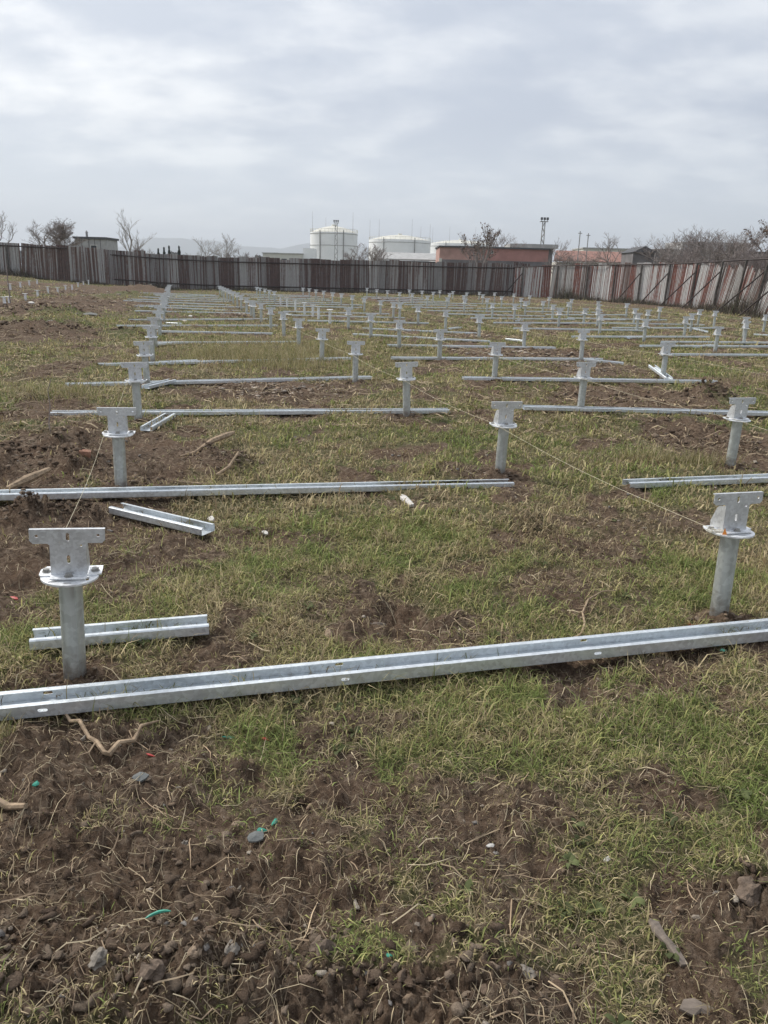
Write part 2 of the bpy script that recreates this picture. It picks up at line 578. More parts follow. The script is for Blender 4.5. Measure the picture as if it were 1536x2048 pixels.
# ------------------------------------------------------------------ ground sheet
def build_ground():
    th_front = np.arange(-0.80, 0.80001, 0.0036)
    th_back = np.arange(0.80, 2 * np.pi - 0.80, 0.06)[1:]
    ths = np.concatenate([th_front, th_back])
    rs = [0.55]
    while rs[-1] < 75:
        rs.append(rs[-1] * (1.0062 if rs[-1] < 5 else 1.0088))
    while rs[-1] < 5600:
        rs.append(rs[-1] * 1.07)
    rs = np.array(rs)
    nT, nR = len(ths), len(rs)
    T, RR = np.meshgrid(ths, rs)
    X, Y = (RR * np.sin(T)).ravel(), (RR * np.cos(T)).ravel()
    m = dirt_mask(X, Y)
    far = sstep(70, 90, np.hypot(X, Y))
    Z = height(X, Y, m)
    m = m * (1 - far) + 0.25 * far
    V = np.stack([X, Y, Z], 1)
    V = np.vstack([V, [[0, 0, 0.0]]])
    i = np.arange(nR - 1)[:, None] * nT
    j = np.arange(nT)[None, :]
    j2 = (j + 1) % nT
    q = np.stack([i + j, i + nT + j, i + nT + j2, i + j2], -1).reshape(-1, 4)[:, ::-1]
    tri = np.stack([np.full(nT, nR * nT), np.arange(nT), (np.arange(nT) + 1) % nT], 1)[:, ::-1]
    flat = np.concatenate([q.ravel(), tri.ravel()])
    tot = np.concatenate([np.full(len(q), 4), np.full(len(tri), 3)])
    me = np_mesh('ground', V, flat, tot, M_GROUND, smooth=True)
    a = me.attributes.new('bare', 'FLOAT', 'POINT')
    a.data.foreach_set('value', np.append(m, 1.0).astype(np.float32))
    o = bpy.data.objects.new('ground', me)
    link(o)
    tag(o, 'rough field of torn turf and dug brown soil', 'ground', kind='structure')


build_ground()

# ------------------------------------------------------------------ ground screws (the posts)
HEAD_Z = 0.627
parts = {}


def xz(v, f, y):
    """stand a plate up: plate X,Y -> X,Z at depth y"""
    return [(p[0], y + p[2], p[1]) for p in v], [q[::-1] for q in f]


HS = 0.91


def make_post_meshes():
    mb = MB()
    mb.cyl(0.0445, 0.0445, -0.55, HEAD_Z - (HEAD_Z - 0.402) * HS, 24)
    mb.add([(0.0445 * math.cos(a) * k, 0.0445 * math.sin(a) * k, z) for z in (-0.55, 0.42) for a, k in ((-1.15, 1.0), (-1.10, 1.05), (-1.05, 1.0))], [(0, 1, 4, 3), (1, 2, 5, 4)])
    parts['pipe'] = mb.mesh('pipe', M_PIPE, True)
    parts['pale_pipe'] = mb.mesh('pipe', M_PLATE, True)
    v, f = plate(circ(0, 0, 0.118, 40), [slot(-0.06, -0.07, 0.04, 0.014), slot(0.075, -0.045, 0.014, 0.04), slot(0, -0.09, 0.035, 0.012)], 0.008)
    parts['flange'] = MB().add(v, f, Matrix.Translation((0, 0, 0.406))).mesh('flange', M_PLATE)
    v, f = plate([(-0.125, 0.0), (-0.118, -0.012), (0.105, -0.012), (0.128, 0.0), (0.128, 0.098), (-0.105, 0.098), (-0.125, 0.06)],
                 [slot(-0.095, 0.07, 0.03, 0.013), slot(0.1, 0.07, 0.03, 0.013)], 0.006)
    parts['base_plate'] = MB().add(v, f, Matrix.Translation((0, 0.0, 0.4135))).mesh('base_plate', M_PLATE)
    # the T shaped front sheet
    ol = [(-0.073, 0.424), (0.073, 0.424), (0.073, 0.556), (0.080, 0.564), (0.137, 0.564), (0.150, 0.578), (0.150, 0.622), (-0.150, 0.622), (-0.150, 0.578), (-0.137, 0.564), (-0.080, 0.564), (-0.073, 0.556)]
    ho = [circ(-0.122, 0.598, 0.007), circ(0.122, 0.598, 0.007), slot(0.0, 0.592, 0.014, 0.036), slot(0.0, 0.492, 0.014, 0.038), circ(0.052, 0.553, 0.005, 8)]
    v, f = plate(ol, ho, 0.005)
    mb = MB()
    mb.add(*xz(v, f, -0.02))
    mb.box(-0.150, 0.150, -0.0225, -0.004, 0.622, 0.627)
    parts['front_sheet'] = mb.mesh('front_sheet', M_HEAD)
    # side cheeks folded back
    for sgn, nm in ((-1, 'cheek_l'), (1, 'cheek_r')):
        v, f = plate([(-0.0175, 0.424), (0.083, 0.424), (0.083, 0.452), (0.045, 0.532), (0.03, 0.545), (-0.0175, 0.556)], [], 0.005)
        mb = MB()
        mb.add([(sgn * 0.0705 + p[2], p[0], p[1]) for p in v], f)
        parts[nm] = mb.mesh('side_cheek', M_HEAD)
    v, f = plate([(-0.073, -0.068), (0.068, -0.068), (0.073, -0.062), (0.073, -0.018), (-0.073, -0.018)], [slot(-0.0, -0.047, 0.075, 0.011)], 0.005)
    parts['foot'] = MB().add(v, f, Matrix.Translation((0, 0, 0.4205))).mesh('foot_tab', M_PLATE)
    # everything above the pipe, drawn at 1:1, then brought to size about the top
    for nm in ('flange', 'base_plate', 'front_sheet', 'cheek_l', 'cheek_r', 'foot'):
        for vv_ in parts[nm].vertices:
            vv_.co = (vv_.co.x * HS, vv_.co.y * HS, HEAD_Z - (HEAD_Z - vv_.co.z) * HS)
    parts['bolt'] = MB().cyl(0.013, 0.013, 0.0, 0.010, 6).cyl(0.017, 0.017, -0.003, 0.0, 12).mesh('bolt', M_BOLT)


make_post_meshes()


def child(name, me, parent, loc=(0, 0, 0), rot=(0, 0, 0)):
    o = bpy.data.objects.new(name, me)
    o.location = loc
    o.rotation_euler = rot
    return link(o, parent)


ORD = ['first', 'second', 'third', 'fourth', 'fifth', 'sixth', 'seventh', 'eighth', 'ninth', 'tenth', 'eleventh', 'twelfth', 'thirteenth', 'fourteenth', 'fifteenth', 'sixteenth', 'seventeenth', 'eighteenth', 'nineteenth', 'twentieth']
post_xy = []


def add_post(x, y, label, group, headless=False, capped=True, ztop=HEAD_Z, detail=True, yaw=0.0, lean=(0, 0)):
    e = empty('ground_screw', (x, y, ztop - (0.432 if headless else HEAD_Z)), ANG + yaw)
    e.rotation_euler = (lean[0], lean[1], ANG + yaw)
    tag(e, label, 'ground screw', group)
    child('pipe', parts['pale_pipe' if headless else 'pipe'], e)
    if not headless or capped:
        child('flange', parts['flange'], e)
    if not headless:
        child('base_plate', parts['base_plate'], e)
        br = child('bracket', parts['front_sheet'], e)
        child('side_cheek', parts['cheek_l'], br)
        child('side_cheek', parts['cheek_r'], br)
        if detail:
            child('foot_tab', parts['foot'], br)
            for bx, by, bz in ((-0.1, 0.035, 0.4195), (0.1, 0.035, 0.4195), (0.0, -0.045, 0.426)):
                child('bolt', parts['bolt'], e, (bx * HS, by * HS, HEAD_Z - (HEAD_Z - bz) * HS), (0, 0, random.uniform(0, 1)))
    post_xy.append((x, y))
    return e


ROWN = {'A': 'in the leftmost row', 'B': 'in the second row from the left', 'C': 'in the third row from the left', 'D': 'in the fourth row from the left',
        'E': 'in the fifth row from the left', 'F': 'in the sixth row from the left', 'G': 'in the seventh row from the left', 'H': 'in the eighth row by the leaning fence'}
SP = 2.863
ROWS_S = [3.03 + SP * k for k in range(9)] + [28.35, 29.35] + [3.03 + SP * k for k in range(10, 19)]
posts = {}


def st(s, t):
    p = CV * s + NV * t
    return float(p[0]), float(p[1])


for name, t0, k0 in (('A', -0.484, 0), ('B', 2.577, 0), ('C', 4.866, 1), ('D', 7.95, 3)):
    L_ = []
    for i, s in enumerate(ROWS_S):
        if i < k0:
            continue
        tt = t0 + (0.0 if name == 'A' else {'B': 0.006, 'C': 0.012, 'D': 0.016}[name] * max(0, s - 28))
        hl = name == 'C' and 8 <= i <= 14
        L_.append((*st(s + random.uniform(-.04, .04) * (i > 3), tt + random.uniform(-.03, .03) * (i > 3)), hl))
    posts[name] = L_
posts['E'] = [(x, y, False) for x, y in [(7.95,19.11),(7.03,21.7),(6.58,24.66),(5.9,27.54),(4.89,31.06),(4.2,32.4),(3.47,36.99),(2.87,39.9),(2.0,42.4),(1.29,45.58),(0.59,48.75),(-0.16,53.2),(-0.92,56.6),(-1.72,60.08)]]
posts['F'] = [(x, y, False) for x, y in [(9.86,21.87),(9.02,24.11),(8.24,26.28),(7.51,28.56),(7.3,29.75),(6.65,32.34),(6.08,35.58),(4.89,39.94),(4.12,44.05),(3.61,48.4),(2.81,51.56),(2.24,55.4),(1.43,58.48)]]
posts['G'] = [(x, y, False) for x, y in [(11.03,24.55),(10.17,26.66),(9.59,29.43),(9.48,30.71),(8.9,33.97),(8.05,35.81),(7.33,38.04),(7.08,42.92),(6.36,45.28),(5.59,47.95),(5.02,52.03),(4.46,56.6),(3.74,59.83)]]
posts['H'] = [(x, y, False) for x, y in [(13.25,28.0),(12.19,29.74),(12.06,30.97),(11.35,33.46),(10.94,36.72),(10.42,39.85),(9.71,42.57),(9.18,45.96),(8.79,50.18),(8.22,53.0),(7.3,55.58),(6.48,57.91)]]
for name, L_ in posts.items():
    for i, (x, y, hl) in enumerate(L_):
        pos = ORD[i] + ' from the camera ' + ROWN[name]
        lab = ('headless galvanised post, ' if hl else 'T-headed galvanised post, ') + pos
        near = y < 26
        sd = 0.018
        ln = (random.gauss(0, sd), random.gauss(0, sd))
        if (name, i) == ('A', 0):
            ln = (0.0, 0.045)
        if (name, i) == ('A', 1):
            ln = (0.0, 0.02)
        add_post(x, y, lab, 'ground screw posts set out in rows', headless=hl, detail=near, yaw=random.gauss(0, 0.06) * (y > 4), lean=ln,
                 ztop=0.46 if hl else HEAD_Z + random.gauss(0, 0.013) * (y > 8) + 0.010 * (y < 4))
L1 = [(-12.61,26.0),(-13.08,27.32),(-13.76,30.05),(-14.7,33.25),(-15.59,36.37),(-16.32,39.19),(-17.22,42.4),(-17.87,44.91),(-19.67,50.41),(-20.66,53.91),(-21.81,57.88)]
L2 = [(-17.73,37.28),(-19.02,41.11),(-19.99,44.3),(-21.15,47.94)]
for nm, LL, zt in (('in the front line at the far left', L1, 0.53), ('in the rear line at the far left', L2, 0.75)):
    for i, (x, y) in enumerate(LL):
        cp = not (LL is L1 and i in (7, 10))
        add_post(x, y, ('short pale post with flat round cap, ' if cp else 'short pale post without any cap, ') + ORD[i] + ' ' + nm, 'short posts on the left mound',
                 headless=True, capped=cp, ztop=max(zt, hz_at(x, y) + 0.28) + random.uniform(-.04, .03), detail=False)

# ------------------------------------------------------------------ C channels
BW, BH, LIP, TH = 0.128, 0.048, 0.024, 0.003


def channel_mesh(length, nseg=1, bow=0.0, holes=False, name='channel'):
    """a lipped C section lying on its web, open side up; length along X, centred on Y"""
    mb = MB()
    if holes:
        xs = [length * (0.14 + 0.24 * k) for k in range(4)]
        hl = [slot(q, 0.0, 0.05, 0.016) for q in xs]
        v, f = plate([(0, -BW / 2), (length, -BW / 2), (length, BW / 2), (0, BW / 2)], hl, TH)
        mb.add(v, f, Matrix.Translation((0, 0, TH / 2)))
        for sg in (-1, 1):
            hf = [slot(q + 0.03, 0.026, 0.035, 0.013) for q in xs]
            v, f = plate([(0, TH + 0.0005), (length, TH + 0.0005), (length, BH), (0, BH)], hf, TH)
            mb.add(*xz(v, f, sg * (BW / 2 - TH / 2)))
            y0, y1 = sorted((sg * (BW / 2 - TH - 0.0003), sg * (BW / 2 - LIP)))
            mb.box(0, length, y0, y1, BH - TH, BH - 0.0002)
        return mb.mesh(name, M_BEAM)
    c = 0.005
    w, h, l, t = BW / 2, BH, LIP, TH
    O = [(-w + l, h), (-w + c, h), (-w, h - c), (-w, c), (-w + c, 0), (w - c, 0), (w, c), (w, h - c), (w - c, h), (w - l, h)]
    I = [(-w + l, h - t), (-w + c, h - t), (-w + t, h - c), (-w + t, c), (-w + c, t), (w - c, t), (w - t, c), (w - t, h - c), (w - c, h - t), (w - l, h - t)]
    ring = O + I[::-1]
    n = len(ring)
    v, f = [], []
    for k in range(nseg + 1):
        x = length * k / nseg
        b_ = bow * math.sin(math.pi * k / nseg)
        v += [(x, p[0] + b_, p[1]) for p in ring]
    for k in range(nseg):
        for i in range(n):
            a0, a1 = k * n + i, k * n + (i + 1) % n
            f.append((a0, a1, a1 + n, a0 + n))
    for base, rev in ((0, False), (nseg * n, True)):
        for i in range(9):
            q = (base + i, base + i + 1, base + n - 2 - i, base + n - 1 - i)
            f.append(q[::-1] if rev else q)
    return mb.add(v, f).mesh(name, M_BEAM)


def channel(p0, p1, label, cat='steel channel', group=None, holes=False, roll=0.0, lift=0.0, z0=None, z1=None, bow=0.0, name='steel_channel'):
    p0, p1 = np.array(p0, float), np.array(p1, float)
    ln = float(np.hypot(*(p1 - p0)))
    # rests on the ground: a line above the highest ground along it
    k = np.linspace(0, 1, 40)
    hx, hy = p0[0] + (p1[0] - p0[0]) * k, p0[1] + (p1[1] - p0[1]) * k
    hh = height(hx, hy)
    if z0 is None:
        A = np.stack([1 - k, k], 1)
        sol = np.linalg.lstsq(A, hh, rcond=None)[0]
        res = np.sort(hh - A @ sol)
        sol = sol + res[int(len(res) * 0.65)] + lift
        z0_, z1_ = sol
    else:
        z0_, z1_ = hh[0] + z0, hh[-1] + z1
    o = bpy.data.objects.new(name, channel_mesh(ln, 8 if bow else 1, bow, holes, name))
    o.location = (p0[0], p0[1], z0_)
    o.rotation_euler = Euler((roll, -math.atan2(z1_ - z0_, ln), math.atan2(p1[1] - p0[1], p1[0] - p0[0])), 'XYZ')
    link(o)
    tag(o, label, cat, group)
    return o


GA = 'long channels laid between the first two rows'
GC = 'long channels laid between the third and fourth rows'
GE = 'long channels laid among the far right rows'
channel((-1.90, 2.335), (2.62, 3.54), 'nearest long galvanised channel with slots, crossing the whole foreground', group=GA, holes=True, z0=0.014, z1=0.002)
AB = [((-3.3, 4.92), (1.03, 6.07), 'second long channel from the camera, half behind the nearest left post'),
      ((-3.79, 8.60), (0.76, 9.36), 'third long channel, running behind the second post of the leftmost row'),
      ((-4.52, 10.82), (-0.26, 12.33), 'fourth long channel, ending beside dug rubble on the left half'),
      ((-4.89, 13.1), (-0.74, 15.1), 'fifth long channel, partly sunk in pale tall grass'),
      ((-5.3, 17.1), (-2.1, 18.5), 'sixth long channel, sunk in pale grass left of centre'),
      ((-6.5, 20.0), (-3.1, 21.0), 'seventh long channel, low in the grass left of centre'),
      ((-7.6, 22.0), (-3.4, 24.0), 'eighth long channel across the leftmost pair of rows'),
      ((-8.2, 24.9), (-4.2, 27.3), 'ninth long channel across the leftmost pair of rows'),
      ((-9.7, 30.2), (-5.46, 31.1), 'tenth long channel across the leftmost pair of rows'),
      ((-11.0, 33.0), (-5.9, 33.2), 'eleventh long channel across the leftmost pair of rows')]
for a, b_, lab in AB:
    first = a[0] == -3.3
    channel(a, b_, lab, group=GA, z0=0.05 if first else None, z1=0.0 if first else None)
for i, s in enumerate((36.2, 39.0, 41.9, 44.8, 47.9, 51.0, 53.9)):
    a, b_ = st(s + random.uniform(-.5, .3), -1.7 - random.uniform(0, .8)), st(s + random.uniform(-.3, .5), 2.5 + random.uniform(-.2, .5))
    channel(a, b_, ORD[i + 11] + ' long channel across the leftmost pair of rows', group=GA, lift=0.03)
CD = [((1.96, 6.05), (6.1, 7.0), 'long channel entering from the right behind the near right post'),
      ((1.72, 9.65), (6.0, 9.75), 'long channel running right behind the nearest post of the third row'),
      ((1.20, 12.38), (5.43, 12.85), 'long channel right of centre with a dirt heap on its end'),
      ((0.07, 15.3), (4.45, 16.3), 'pale long channel in front of the rubble right of centre'),
      ((-0.02, 18.2), (3.98, 18.75), 'long channel behind the rubble patch right of centre'),
      ((-0.96, 21.4), (2.6, 20.2), 'slanting long channel between third and fourth rows'),
      ((-0.8, 24.0), (2.6, 23.3), 'sixth long channel between third and fourth rows'),
      ((-2.78, 26.9), (1.37, 27.3), 'seventh long channel between third and fourth rows'),
      ((-3.6, 30.0), (0.6, 30.6), 'eighth long channel between third and fourth rows'),
      ((-4.4, 32.9), (0.0, 33.4), 'ninth long channel between third and fourth rows')]
for a, b_, lab in CD:
    channel(a, b_, lab, group=GC, lift=0.01)
for i, s in enumerate((37.5, 40.6, 43.2, 46.4, 49.5, 53.1, 56.5)):
    channel(st(s + random.uniform(-.3, .3), 4.4 + random.uniform(-.6, .3)), st(s + random.uniform(-.3, .3), 8.7 + random.uniform(-.2, .8)), ORD[i + 9] + ' long channel between third and fourth rows', group=GC, lift=0.03)
k = 0
for s, t0, t1 in ((15.4, 10.3, 14.9), (17.6, 11.2, 15.8), (18.4, 12.6, 17.0), (20.4, 10.8, 15.3), (23.2, 10.4, 14.9), (24.4, 14.4, 18.8), (26.3, 10.9, 15.4), (27.0, 15.6, 20.0), (29.3, 11.2, 15.7), (30.2, 15.9, 20.3),
                  (32.0, 11.0, 15.5), (33.3, 16.2, 20.6), (35.4, 11.3, 15.6), (36.0, 16.4, 20.8), (38.8, 11.5, 15.9), (40.2, 16.5, 20.9), (42.1, 12.0, 16.3), (45.1, 12.1, 16.5), (46.0, 17, 21.2), (48.5, 12.4, 16.8), (52, 12.6, 17), (55.5, 12.8, 17.2)):
    channel(st(s + random.uniform(-.3, .3), t0), st(s + random.uniform(-.3, .3), t1), ORD[k % 20] .replace('first', 'front') + (' nearest' if k < 20 else ' farther') + ' long channel among the rows at the far right', group=GE, lift=0.03)
    k += 1
GS = 'short cut channels beside the posts'
channel((-1.50, 2.985), (-0.79, 3.20), 'short channel piece lying behind the nearest left post', group=GS, lift=0.018)
channel((-1.80, 4.93), (-1.10, 4.57), 'short channel piece lying on grass behind the nearest left post, pointing at the camera', group=GS, lift=0.016)
channel((-2.47, 7.80), (-2.44, 8.58), 'short channel piece pointing away, beside the second post of the leftmost row', group=GS, lift=0.01)
SHORT = [((-3.33, 10.6), (-3.15, 11.3), 'beside the third post of the leftmost row'), ((-4.0, 13.6), (-3.4, 13.9), 'beside the fourth post of the leftmost row'), ((-5.0, 16.7), (-4.6, 17.3), 'beside the fifth post of the leftmost row'),
         ((-6.7, 23.9), (-6.2, 23.4), 'in grass right of the eighth post of the leftmost row'), ((-4.1, 30.9), (-3.7, 30.2), 'lying behind the double posts of the second row'),
         ((4.65, 13.75), (4.72, 13.0), 'tipped up behind the nearest post of the fourth row'), ((10.9, 28.4), (10.6, 26.4), 'lying slantwise at the far right'), ((7.8, 20.0), (8.5, 20.6), 'lying before the nearest post of the fifth row'),
         ((1.9, 24.7), (2.3, 25.4), 'beside a dirt patch at the centre'), ((4.9, 30.4), (5.2, 31.1), 'lying far off among the fifth and sixth rows'), ((6.9, 22.7), (7.6, 23.0), 'flat on grass by the second post of the fifth row'),
         ((3.15, 20.9), (3.5, 20.3), 'above the rubble right of centre'), ((9.0, 33.6), (9.9, 33.2), 'pale in the grass between sixth and seventh rows'), ((4.0, 15.9), (4.7, 15.6), 'under the end of a long channel right of centre'), ((12.1, 26.2), (13.0, 25.2), 'at the right edge of the picture')]
for a, b_, lab in SHORT:
    tip = 'tipped up' in lab
    channel(a, b_, 'short channel piece ' + lab, group=GS, lift=0.02, z0=0.16 if tip else None, z1=0.02 if tip else None)

# ------------------------------------------------------------------ setting-out strings
M_STRING = simple('pale_twine', (0.62, 0.56, 0.40), 0.8, var=0.2, scale=40)


def string_line(col, first, last, label, lead=None, side=-0.085, start=None):
    pts = []
    if start:
        pts.append(start)
    if lead:
        pts.append(lead)
    for x, y, _ in posts[col][first:last]:
        p = np.array((x, y)) + NV * side
        pts.append((p[0], p[1], 0.442 + random.uniform(0, .008)))
    out = []
    for a, b_ in zip(pts[:-1], pts[1:]):
        for q in range(6):
            u = q / 6
            out.append((a[0] + (b_[0] - a[0]) * u, a[1] + (b_[1] - a[1]) * u, a[2] + (b_[2] - a[2]) * u - 0.035 * math.sin(math.pi * u)))
    out.append(pts[-1])
    rad = [0.0009 + 0.00004 * p[1] for p in out]
    o = MB().tube(out, rad, 5).build('setting_out_string', M_STRING)
    tag(o, label, 'string', 'strings stretched along the post rows')


xa, ya, _ = posts['A'][0]
string_line('A', 1, 12, 'pale string stretched along the leftmost row of posts', start=(xa + 0.004, ya - 0.03, 0.588))
string_line('B', 0, 14, 'yellowish string stretched along the second row of posts')
x1, y1 = st(3.0, 4.84)
string_line('C', 0, 8, 'string stretched along the third row, leaving at the right edge', lead=(x1, y1, 0.42))
x1, y1 = st(6.0, 7.95)
string_line('D', 0, 14, 'yellow string stretched along the fourth row of posts', lead=(x1, y1, 0.42))
string_line('E', 0, 12, 'faint string along the fifth row of posts', lead=(*st(12.5, 12.3), 0.42))
string_line('F', 0, 10, 'faint string along the sixth row of posts', lead=(*st(15, 14.9), 0.42))
string_line('G', 0, 10, 'faint string along the seventh row of posts', lead=(*st(17, 16.8), 0.42))
string_line('H', 0, 10, 'faint string along the eighth row near the leaning fence', lead=(*st(20, 19.6), 0.42))
# knot and orange tie on the near right post
bx, by, _ = posts['B'][0]
kp = np.array((bx, by)) + NV * -0.085
M_ORANGE = simple('orange_tape', (0.75, 0.27, 0.05), 0.6, var=0.1)
mb = MB()
mb.add([(-0.012, -0.012, 0), (0.012, -0.014, 0.002), (0.004, 0.0, 0.035), (-0.004, 0.002, 0.0), (0.014, 0.0, 0.006)], [(0, 1, 2), (1, 4, 2), (3, 2, 4), (0, 2, 3), (0, 3, 4, 1)])
o = mb.build('tape_scrap', M_ORANGE, loc=(kp[0] + 0.02, kp[1] - 0.02, 0.437))
tag(o, 'scrap of orange tape tied at the near right post', 'tape')
mb = MB()
for q in range(3):
    pp = [(0.03 * math.cos(a) * (1 + .3 * q), 0.02 * math.sin(a), 0.006 + 0.012 * abs(math.sin(a + q))) for a in np.linspace(0, 5.5, 12)]
    mb.tube(pp, 0.0017, 5)
o = mb.build('string_knot', simple('white_twine', (0.7, 0.66, 0.55), 0.8, var=0.1), loc=(kp[0] - 0.015, kp[1] - 0.01, 0.438))
tag(o, 'loose knot of pale string on the near right post', 'string')

# ------------------------------------------------------------------ corrugated fence
def fence_mat(name, light, rustc, rust_bias, dark):
    m, nt, b = new_mat(name)
    tcn = N(nt, 'ShaderNodeTexCoord')
    oi = N(nt, 'ShaderNodeObjectInfo')
    sx = N(nt, 'ShaderNodeSeparateXYZ')
    L(nt, tcn.outputs['Object'], sx.inputs[0])
    rnd = math_node(nt, 'MULTIPLY', oi.outputs['Random'], 71.0)
    cb = N(nt, 'ShaderNodeCombineXYZ')
    L(nt, math_node(nt, 'ADD', math_node(nt, 'MULTIPLY', sx.outputs[0], 8.5), rnd), cb.inputs[0])
    L(nt, rnd, cb.inputs[1])
    L(nt, math_node(nt, 'MULTIPLY', sx.outputs[2], 0.14), cb.inputs[2])
    n_ = N(nt, 'ShaderNodeTexNoise', i_Scale=1.0, i_Detail=3.0, i_Roughness=0.6)
    L(nt, cb.outputs[0], n_.inputs['Vector'])
    f_ = N(nt, 'ShaderNodeTexNoise', i_Scale=5.0, i_Detail=6.0, i_Roughness=0.7)
    L(nt, tcn.outputs['Object'], f_.inputs['Vector'])
    amt = math_node(nt, 'ADD', n_.outputs[0], math_node(nt, 'MULTIPLY', math_node(nt, 'SUBTRACT', oi.outputs['Random'], 0.5), 0.20))
    amt = math_node(nt, 'ADD', amt, math_node(nt, 'MULTIPLY', math_node(nt, 'SUBTRACT', f_.outputs[0], 0.5), 0.34))
    rust = ramp(nt, amt, [(rust_bias - 0.02, 0.0), (rust_bias + 0.10, 1.0)])
    zinc = ramp(nt, f_.outputs[0], [(0.3, tuple(v * 0.7 for v in light)), (0.7, light)])
    rc = ramp(nt, f_.outputs[0], [(0.3, dark), (0.65, rustc)])
    L(nt, mix(nt, rust, zinc, rc), b.inputs['Base Color'])
    b.inputs['Roughness'].default_value = 0.75
    b.inputs['Specular IOR Level'].default_value = 0.25
    return m


M_FA = fence_mat('weathered_zinc_sheet', (0.47, 0.455, 0.435), (0.18, 0.118, 0.10), 0.48, (0.10, 0.07, 0.062))
M_FB = fence_mat('rusted_dark_sheet', (0.33, 0.318, 0.305), (0.150, 0.100, 0.088), 0.41, (0.080, 0.058, 0.053))
M_FC = fence_mat('rust_streaked_pale_sheet', (0.62, 0.61, 0.59), (0.24, 0.098, 0.073), 0.47, (0.14, 0.075, 0.065))
M_RAIL = simple('dark_rusty_rail', (0.055, 0.042, 0.038), 0.85, var=0.3)
M_FPOST = simple('old_fence_post', (0.11, 0.10, 0.09), 0.9, var=0.4, scale=5)

PW = 0.92


def panel_mesh(h, mat, nm):
    prof = []
    ribs = 5
    p = PW / ribs
    for r_ in range(ribs):
        x = r_ * p
        prof += [(x, 0.0), (x + 0.34 * p, 0.0), (x + 0.45 * p, -0.042), (x + 0.89 * p, -0.042)]
    prof.append((PW, 0.0))
    v = [(x, y, z) for z in (0, h) for x, y in prof]
    n = len(prof)
    f = [(i, i + 1, n + i + 1, n + i) for i in range(n - 1)]
    return MB().add(v, f).mesh(nm, mat)


def walk(path, step):
    """points and headings at equal steps along a polyline; extra columns are interpolated"""
    P = np.array(path, float)
    seg = np.hypot(np.diff(P[:, 0]), np.diff(P[:, 1]))
    s = np.concatenate([[0], np.cumsum(seg)])
    q = np.arange(0, s[-1], step)
    out = [np.interp(q, s, P[:, k]) for k in range(P.shape[1])]
    dx = np.interp(q + step, s, P[:, 0]) - out[0]
    dy = np.interp(q + step, s, P[:, 1]) - out[1]
    return np.stack(out, 1), np.arctan2(dy, dx)


def fence(label, path, mats, rails, group='corrugated sheet fence around the field', prop=False, posts_every=0, kink=0.0):
    e = empty('corrugated_fence', (path[0][0], path[0][1], 0))
    tag(e, label, 'fence', group)
    base = np.array(path[0][:2])
    P, H = walk(path, PW * 0.965)
    meshes = [panel_mesh(2.5, mt, 'panel') for mt in mats]
    for i, (row, a) in enumerate(zip(P, H)):
        x, y, zb, h, lean = row[:5]
        o = bpy.data.objects.new('panel', meshes[random.randrange(len(meshes))])
        dz = random.gauss(0, 0.05)
        off = (i % 2) * 0.006
        o.location = (x - base[0] - math.sin(a) * off, y - base[1] + math.cos(a) * off, zb - 0.12 + dz)
        o.scale = (1, 1, (h + 0.12) / 2.5)
        o.rotation_euler = Euler((random.gauss(0, 0.012), lean + random.gauss(0, 0.02 + 0.08 * lean), a), 'XYZ')
        link(o, e)
    n = len(P)
    for zf in rails:
        for i in range(0, n - 1, 4):
            j = min(i + 4, n - 1)
            a, b_ = P[i], P[j]
            mid = (H[i] + H[min(j, n - 1)]) / 2
            nx, ny = math.sin(mid) * 0.10, -math.cos(mid) * 0.10
            za, zb_ = a[2] + a[3] * zf, b_[2] + b_[3] * zf
            o = MB().tube([(a[0] - base[0] + nx, a[1] - base[1] + ny, za), (b_[0] - base[0] + nx, b_[1] - base[1] + ny, zb_)], 0.045, 4).build('rail', M_RAIL, e)
    if posts_every:
        for i in range(1, n, posts_every):
            a = P[i]
            ang = H[i]
            nx, ny = math.sin(ang) * 0.16, -math.cos(ang) * 0.16
            x, y = a[0] - base[0] + nx, a[1] - base[1] + ny
            ln = a[4] * a[3] * 0.6
            mbp = MB().tube([(x, y, a[2] - 0.3), (x + ln * math.cos(ang), y + ln * math.sin(ang), a[2] + a[3] * 0.97)], [0.085, 0.07], 6)
            mbp.build('post', M_FPOST, e)
            if prop and random.random() < 0.7:
                of, al = random.uniform(1.1, 1.8), random.uniform(0.5, 1.3)
                fx, fy = x + math.sin(ang) * of - math.cos(ang) * al, y - math.cos(ang) * of - math.sin(ang) * al
                gz = hz_at(fx + base[0], fy + base[1])
                MB().tube([(fx, fy, gz - 0.05), (x + ln * .8 * math.cos(ang), y + ln * .8 * math.sin(ang), a[2] + a[3] * 0.78)], 0.045, 5).build('brace', M_RAIL, e)
    return e


fence('weathered grey corrugated fence stretch at the left, higher on the mound',
      [(-40.0, 60.2, 0.85, 2.35, 0), (-31.46, 60.0, 0.80, 2.36, 0.03), (-26.4, 60.0, 0.72, 2.36, 0.03), (-23.5, 60.1, 0.62, 2.42, 0.02)], [M_FA, M_FA, M_FB], [0.93], posts_every=6)
fence('long dark rust-striped corrugated fence stretch across the back, with rails',
      [(-23.9, 60.6, 0.58, 2.42, 0), (-22.28, 61.5, 0.52, 2.44, 0), (-20.8, 64, 0.31, 2.58, 0), (-18.45, 66, 0.15, 2.63, 0), (-14.73, 68.5, 0.0, 2.73, 0), (-9.69, 70.5, 0.0, 2.76, 0), (-3.59, 72, 0.0, 2.8, 0), (2.3, 73, 0.0, 2.84, 0), (8.34, 74, 0.05, 2.84, 0), (12.2, 74.8, 0.06, 2.9, 0)],
      [M_FB, M_FB, M_FA], [0.85, 0.13], posts_every=0)
